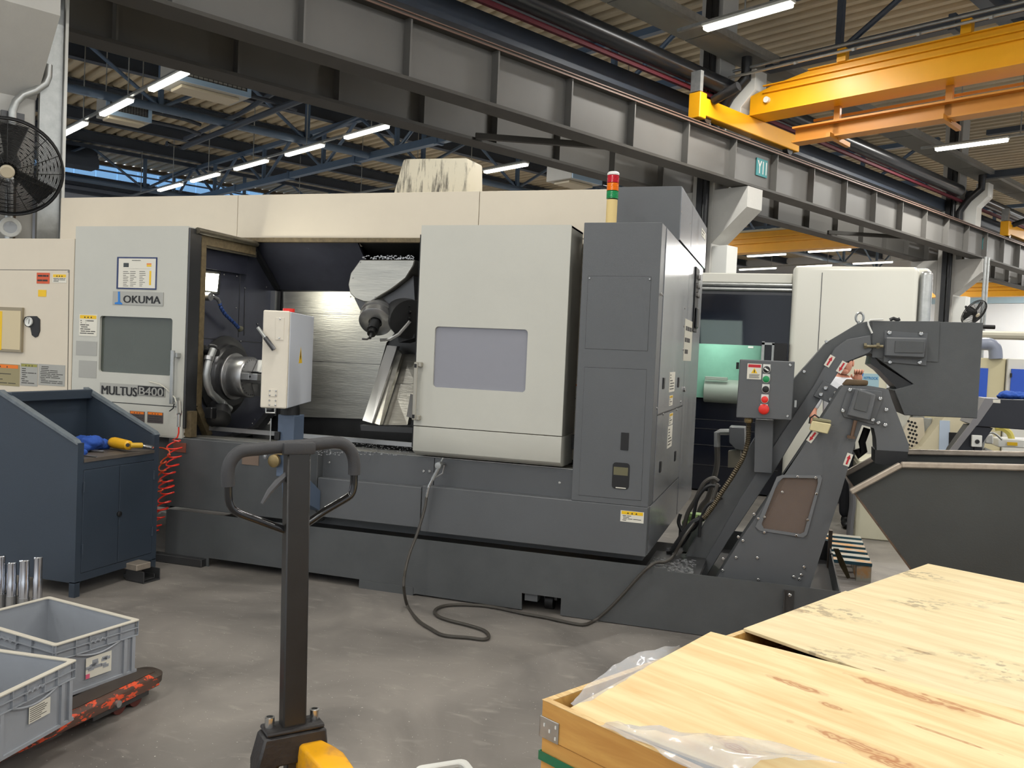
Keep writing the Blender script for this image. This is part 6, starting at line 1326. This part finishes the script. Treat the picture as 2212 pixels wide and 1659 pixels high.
# pallet behind the conveyor
t=thing('blue_pallet','weathered wooden pallet with blue edges on the floor behind the conveyor','pallet',PZ(1840,1235,0))
pw=mat('weathered_pallet',(170,168,156),.7,col2=(196,150,100),vs=5,fac=(.5,.6)); pb=mat('pallet_blue_edge',(40,78,92),.6)
o0=PZ(1800,1262,.0); 
for i in range(6):
    y=6.72+i*.19; x0_,x1_=-.15,.655
    MB().box((x0_,y,.12),(x1_,y+.10,.14)).build('slat',pw,t,smooth=0); MB().box((x0_,y-.004,.118),(x1_+.002,y,.141)).build('slat_edge',pb,t,smooth=0)
for x in (-.15,.2,.555): MB().box((x,6.72,.0),(x+.1,7.77,.12)).build('runner',pw,t,smooth=0)
# metal shovel-like flap and brackets right of the conveyor foot
t=thing('hooked_bar','oily flat steel bar hanging behind the conveyor foot over the pallet','steel bar',PY(1810,1230,6.0))
MB().prism([PY(u,v,6.0) for u,v in ((1800,1185),(1812,1186),(1828,1222),(1837,1248),(1830,1250),(1814,1222))],(0,.02,0)).build('bar',mat('oily_olive_steel',(78,72,50),.4,metal=.3),t,smooth=0)
MB().box((PY(1789,1180,6.1).x,6.1,0),(PY(1797,1180,6.1).x,6.16,PY(1790,1146,6.1).z)).build('upright',mat('brown_upright',(96,84,74),.6),t,smooth=0)
tag(MB().tube(smooth_path([PY(u,v,5.9) for u,v in ((1796,1195),(1799,1225),(1803,1255),(1808,1275))],4),.009,8).build('black_cable',black),'black cable running down behind the conveyor foot','cable')
tag(MB().prism([PY(u,v,6.2) for u,v in ((1755,1225),(1796,1222),(1802,1275),(1750,1270))],(0,.3,0)).build('dark_bin',mat('reddish_dark',(70,60,58),.6,var=.2,vs=10),smooth=0),'dark brown box low behind the conveyor foot','box')
# ---- far right: blue door cabinets, pipes, black conveyor
Yc=13.0
t=thing('beige_blue_cabinet','beige electrical cabinet with blue doors at the right background','cabinet',(3.2,13.3,0))
g=lambda u,v,Y=Yc:PY(u,v,Y)
bm_=mat('cabinet_beige',(200,190,154),.5); bl_=mat('door_blue',(40,84,190),.4)
MB().box((g(1960,800).x,Yc,0),(g(2172,800).x,Yc+.6,g(2100,772).z)).build('body',bm_,t,bevel=.01)
MB().box((g(2172,800).x+.01,Yc-.05,0),(g(2172,800).x+1.3,Yc+.6,g(2180,774).z)).build('body',mat('cabinet_pale',(214,212,204),.5),t,bevel=.01)
MB().box((g(2060,800).x,Yc-.02,g(2100,880).z),(g(2134,800).x,Yc,g(2120,795).z)).build('blue_door',bl_,t,smooth=0)
MB().box((g(2182,800).x,Yc-.08,g(2190,880).z),(g(2182,800).x+.9,Yc-.05,g(2190,797).z)).build('blue_door',bl_,t,smooth=0)
MB().box((g(2180,800).x,Yc-.10,g(2180,815).z),(g(2183,800).x,Yc-.05,g(2180,806).z)).build('hinge',black,t,smooth=0)
t=thing('grey_elbow_pipe','large grey plastic pipe with an elbow going down into the beige cabinet','pipe',g(2145,760))
mb=MB(); mb.tube(smooth_path([g(u,v) for u,v in ((2050,743),(2120,743),(2138,744),(2149,753),(2151,775))],5),.085,16); mb.build('pipe',mat('pvc_grey',(136,142,158),.35),t)
tag(MB().cyl(PC(2100,722,-3.0) if False else g(2060,722,20),g(2300,728,20),.09,10).build('wall_pipe',mat('beige_pipe',(176,172,156),.5)),'long pale pipe along the far white wall','pipe')
for i,u in enumerate((2126,2136)):
    tag(MB().cyl(W(24.05+.22*i,-7.9,0),W(24.05+.22*i,-7.9,4.58),.035,8).build('hanging_pipe',galv),('thin vertical galvanised pipe left of the pair by the far fan','thin vertical galvanised pipe right of the pair by the far fan')[i],'pipe')
t=thing('black_conveyor','black inclined chip conveyor of another machine at the right edge','conveyor',(3,8.6,0))
Yk=8.6; nb=mat('conveyor_black',(36,38,46),.4,var=.1,vs=4)
MB().prism([PY(u,v,Yk) for u,v in ((2152,862),(2300,866),(2300,935),(2108,921),(2120,905))],(0,.5,0)).build('head',nb,t,bevel=.006)
MB().prism([PY(u,v,Yk) for u,v in ((2128,860),(2152,862),(2112,918),(2108,921),(2096,915))],(0,.5,0)).build('grey_edge',mat('conveyor_edge',(128,126,128),.4),t,smooth=0)
MB().prism([PY(u,v,Yk) for u,v in ((2096,915),(2108,921),(2066,975),(2040,985),(2052,972))],(0,.02,0)).build('grey_rail',_M['conveyor_edge'],t,smooth=0)
MB().prism([PY(u,v,Yk+.02) for u,v in ((2100,921),(2145,925),(2110,975),(2040,1020),(2062,975))],(0,.4,0)).build('incline',nb,t,smooth=0)
MB().prism([PY(u,v,Yk-.05) for u,v in ((2100,940),(2122,941),(2121,966),(2099,965))],(0,.04,0)).build('switch_box',white,t,bevel=.004)
p=PY(2111,954,Yk-.05); MB().lathe(p,(0,-1,0),[(0,0),(.02,0),(.016,.02),(0,.02)],12).build('switch_knob',black,t)
MB().box((PY(2105,966,Yk).x,Yk+.0,0),(PY(2122,966,Yk).x,Yk+.1,PY(2110,966,Yk).z)).build('leg',nb,t,smooth=0)
MB().prism([PY(u,v,Yk-.003) for u,v in ((2145,863),(2161,863),(2161,871),(2145,870))],(0,.003,0)).build('small_label',paper,t,smooth=0)
lump('cloth',cloth,[(PY(2180,856,Yk+.2),.09),(PY(2200,857,Yk+.2),.08),(PY(2165,859,Yk+.2),.05)],0,'blue cloth draped on top of the black conveyor at the right edge','cloth',8,.45)
t=thing('white_valve_unit','white valve unit with cables beyond the skip at the right edge','machine part',PY(2180,960,9.6))
MB().prism([PY(u,v,9.6) for u,v in ((2158,948),(2300,952),(2300,972),(2156,966))],(0,.3,0)).build('body',white,t,bevel=.01)
MB().prism([PY(u,v,9.55) for u,v in ((2128,938),(2146,938),(2146,960),(2128,958))],(0,.2,0)).build('connector',white,t,bevel=.01)
MB().prism([PY(u,v,9.58) for u,v in ((2176,955),(2198,956),(2198,963),(2176,962))],(0,.01,0)).build('yellow_display',ylab,t,smooth=0)
mb=MB(); mb.tube(smooth_path([PY(u,v,9.7) for u,v in ((2150,925),(2165,925),(2180,935),(2186,950))],5),.03,8); mb.build('yellow_hose',mat('dull_yellow',(200,186,90),.5),t)
mb=MB(); mb.tube(smooth_path([PY(u,v,9.5) for u,v in ((2120,985),(2128,945),(2145,935),(2165,950))],5),.012,6); mb.tube([PY(2126,970,9.5),PY(2175,990,9.5)],.02,6); mb.build('black_cables',galv,t)
t=thing('beige_machine_cover','beige machine enclosure with a sloping side behind the skip','machine tool',(2.3,11.4,0))
Yb=9.9
MB().prism([PY(u,v,Yb) for u,v in ((1962,985),(1990,965),(2040,900),(2040,870),(2120,872),(2120,1030),(1962,1030))],(0,.5,0)).build('enclosure',mat('enclosure_beige',(216,206,176),.5),t,smooth=0)
MB().prism([PY(u,v,Yb-.01) for u,v in ((2030,908),(2052,909),(2052,975),(2028,974))],(0,.01,0)).build('pale_panel',mat('pale_blue_panel',(190,204,222),.4),t,smooth=0)
MB().prism([PY(u,v,Yb-.015) for u,v in ((2050,934),(2100,936),(2085,975),(2049,975))],(0,.01,0)).build('dark_opening',black,t,smooth=0)
t=thing('hole_rack','pale hexagonal rack plate with rows of round black holes','rack',PY(1970,950,10.2))
Yr=10.2
MB().prism([PY(u,v,Yr) for u,v in ((1966,902),(1995,903),(1998,940),(1984,975),(1955,962),(1952,930))],(0,.06,0)).build('plate',mat('rack_beige',(214,204,184),.5),t,smooth=0)
mb=MB()
for i in range(7):
    for j in range(3):
        u=1957+j*7+i*1.0+(3 if i%2 else 0)+ (6-i)*.9; v=910+i*8.5+j*2
        p=PY(u,v,Yr); mb.cyl((p.x,Yr-.002,p.z),(p.x,Yr,p.z),.014,8)
mb.build('holes',black,t,smooth=0)
MB().prism([PY(u,v,Yr+.1) for u,v in ((1995,903),(2015,903),(2010,930),(1998,965),(1985,975))],(0,.05,0)).build('film_roll',galv,t,bevel=.01)
# poster wall piece and notices seen through the gap
Yn=10.3
t=thing('notice_board','pale board with light blue notices and a blue printed word seen between the conveyors','notice board',PY(1880,830,Yn))
MB().prism([PY(u,v,Yn) for u,v in ((1830,770),(1960,770),(1960,880),(1830,880))],(0,.04,0)).build('board',mat('board_cream',(220,214,190),.6),t,smooth=0)
pb_=MB().prism([PY(u,v,Yn-.01) for u,v in ((1856,806),(1899,808),(1898,842),(1856,840))],(0,.01,0)).build('blue_poster',mat('poster_pale_blue',(164,196,206),.5),t,smooth=0)
MB().prism([PY(u,v,Yn-.012) for u,v in ((1853,806),(1866,806),(1862,818),(1853,816))],(0,.002,0)).build('poster_corner',mat('poster_blue',(30,120,200),.5),pb_,smooth=0)
a_=PY(1866,819,Yn-.013); b_=PY(1897,819,Yn-.013); text('HITROCK',(a_.x,a_.y,a_.z),(1,0,0),(0,0,1),b_.x-a_.x,mat('poster_ink_blue',(40,130,190),.5),pb_,bold=.02,height=.03)
MB().prism([PY(u,v,Yn-.01) for u,v in ((1915,822),(1932,826),(1932,843),(1915,843))],(0,.01,0)).build('white_notice',white,t,smooth=0)
# ============================================================ person behind the conveyor
sh=PZ(1805,1136,0); px,py=sh.x,sh.y
t=thing('person','person in a white shirt and dark trousers standing behind the conveyor, one hand raised','person',(px,py,0))
def skin(name,J,E,R,m,par,lev=2):
    me=D.meshes.new(name); off=root_of(par).location; me.from_pydata([tuple(V(p)-off) for p in J],E,[]); o=D.objects.new(name,me); COL.objects.link(o); o.parent=par
    md=o.modifiers.new('skin','SKIN'); sb=o.modifiers.new('sub','SUBSURF'); sb.levels=lev; sb.render_levels=lev
    for i,r in enumerate(R): me.skin_vertices[0].data[i].radius=(r,r*.9)
    me.skin_vertices[0].data[0].use_root=True
    me.materials.append(m); 
    for p in me.polygons: p.use_smooth=True
    return o
sk_=mat('skin_tone',(214,150,124),.5)
bx0=px-.04
J_=[(bx0,py,.95),(bx0,py,1.12),(bx0,py,1.32),(bx0,py,1.43),(bx0+.02,py-.01,1.49),(bx0-.17,py,1.38),(bx0+.17,py,1.38),(bx0+.24,py-.10,1.17),(PY(1852,822,py-.22).x,py-.22,PY(1852,822,py-.22).z),(bx0-.24,py-.03,1.12),(bx0-.20,py-.14,.9),(bx0-.09,py,.90),(bx0+.09,py,.90),(bx0-.10,py-.02,.5),(bx0+.11,py-.04,.5),(bx0-.11,py+.03,.09),(bx0+.12,py+.02,.09)]
E_=[(0,1),(1,2),(2,3),(3,4),(3,5),(3,6),(6,7),(7,8),(5,9),(9,10),(0,11),(0,12),(11,13),(12,14),(13,15),(14,16)]
skin('body',J_,E_,[.13,.13,.15,.10,.05,.065,.065,.048,.035,.048,.035,.09,.09,.062,.062,.045,.045],sk_,t)
skin('shirt',J_[:3]+[J_[3],J_[5],J_[6],J_[7],J_[9]],[(0,1),(1,2),(2,3),(3,4),(3,5),(5,6),(4,7)],[.15,.15,.17,.10,.085,.085,.065,.065],mat('white_shirt',(226,228,232),.8),t)
skin('trousers',[J_[0],J_[11],J_[12],J_[13],J_[14],J_[15],J_[16]],[(0,1),(0,2),(1,3),(2,4),(3,5),(4,6)],[.15,.11,.11,.08,.08,.065,.065],mat('dark_trousers',(34,36,42),.8),t)
hc=V((bx0+.03,py-.02,1.60)); mb=MB(); mb.sphere(hc,.10,24,(.78,.95,1.18)); mb.sphere(hc+V((.0,-.095,-.01)),.018,8,(1,1.2,1.4)); mb.sphere(hc+V((.082,.0,-.0)),.03,10,(.35,.8,1.1)); mb.sphere(hc+V((-.082,.0,-.0)),.03,10,(.35,.8,1.1)); mb.sphere(hc+V((0,-.05,-.075)),.05,12,(.8,.8,.7)); mb.build('head',sk_,t,smooth=180)
mb=MB(); mb.sphere(hc+V((0,-.092,-.045)),.02,8,(1.1,.4,.3)); mb.build('mouth',mat('lips',(180,100,90),.5),t,smooth=180)
mb=MB(); mb.sphere(hc+V((.032,-.085,.015)),.012,8); mb.sphere(hc+V((-.032,-.085,.015)),.012,8); mb.build('eyes',mat('eye_dark',(40,36,34),.3),t,smooth=180)
mb=MB(); mb.sphere(hc+V((0,.018,.035)),.104,20,(.82,.95,1.05)); mb.build('hair',mat('hair_brown',(60,44,34),.8),t,smooth=180)
wr=V(J_[8]); mb=MB(); mb.sphere(wr+V((.0,-.05,.03)),.045,14,(.9,.5,1.1))
mb.build('palm',sk_,t,smooth=180)
mb=MB()
for k in range(4):
    b0=wr+V((-.03+.02*k,-.06,.065)); mb.tube([b0,b0+V((.002*k,-.03,.035)),b0+V((.002*k,-.055,.03)),b0+V((.0,-.06,.008))],[.010,.0095,.009,.007],8)
b0=wr+V((-.04,-.055,.02)); mb.tube([b0,b0+V((-.02,-.02,.02)),b0+V((-.02,-.035,.035))],[.011,.01,.008],8); mb.build('fingers',sk_,t,smooth=180)
MB().lathe(wr+V((.0,-.01,-.0)),(0,-1,.4),[(.036,0),(.038,.05)],16).build('black_cuff',black,t)
for s_ in (-1,1):
    c=V((bx0+s_*.11+.02,py-.05,.0)); mb=MB(); mb.sphere(c+UP*.045,.05,14,(.95,2.6,.85)); mb.sphere(c+V((0,.06,.07)),.05,12,(.95,1,1.1)); mb.build('shoe',black,t,smooth=180)
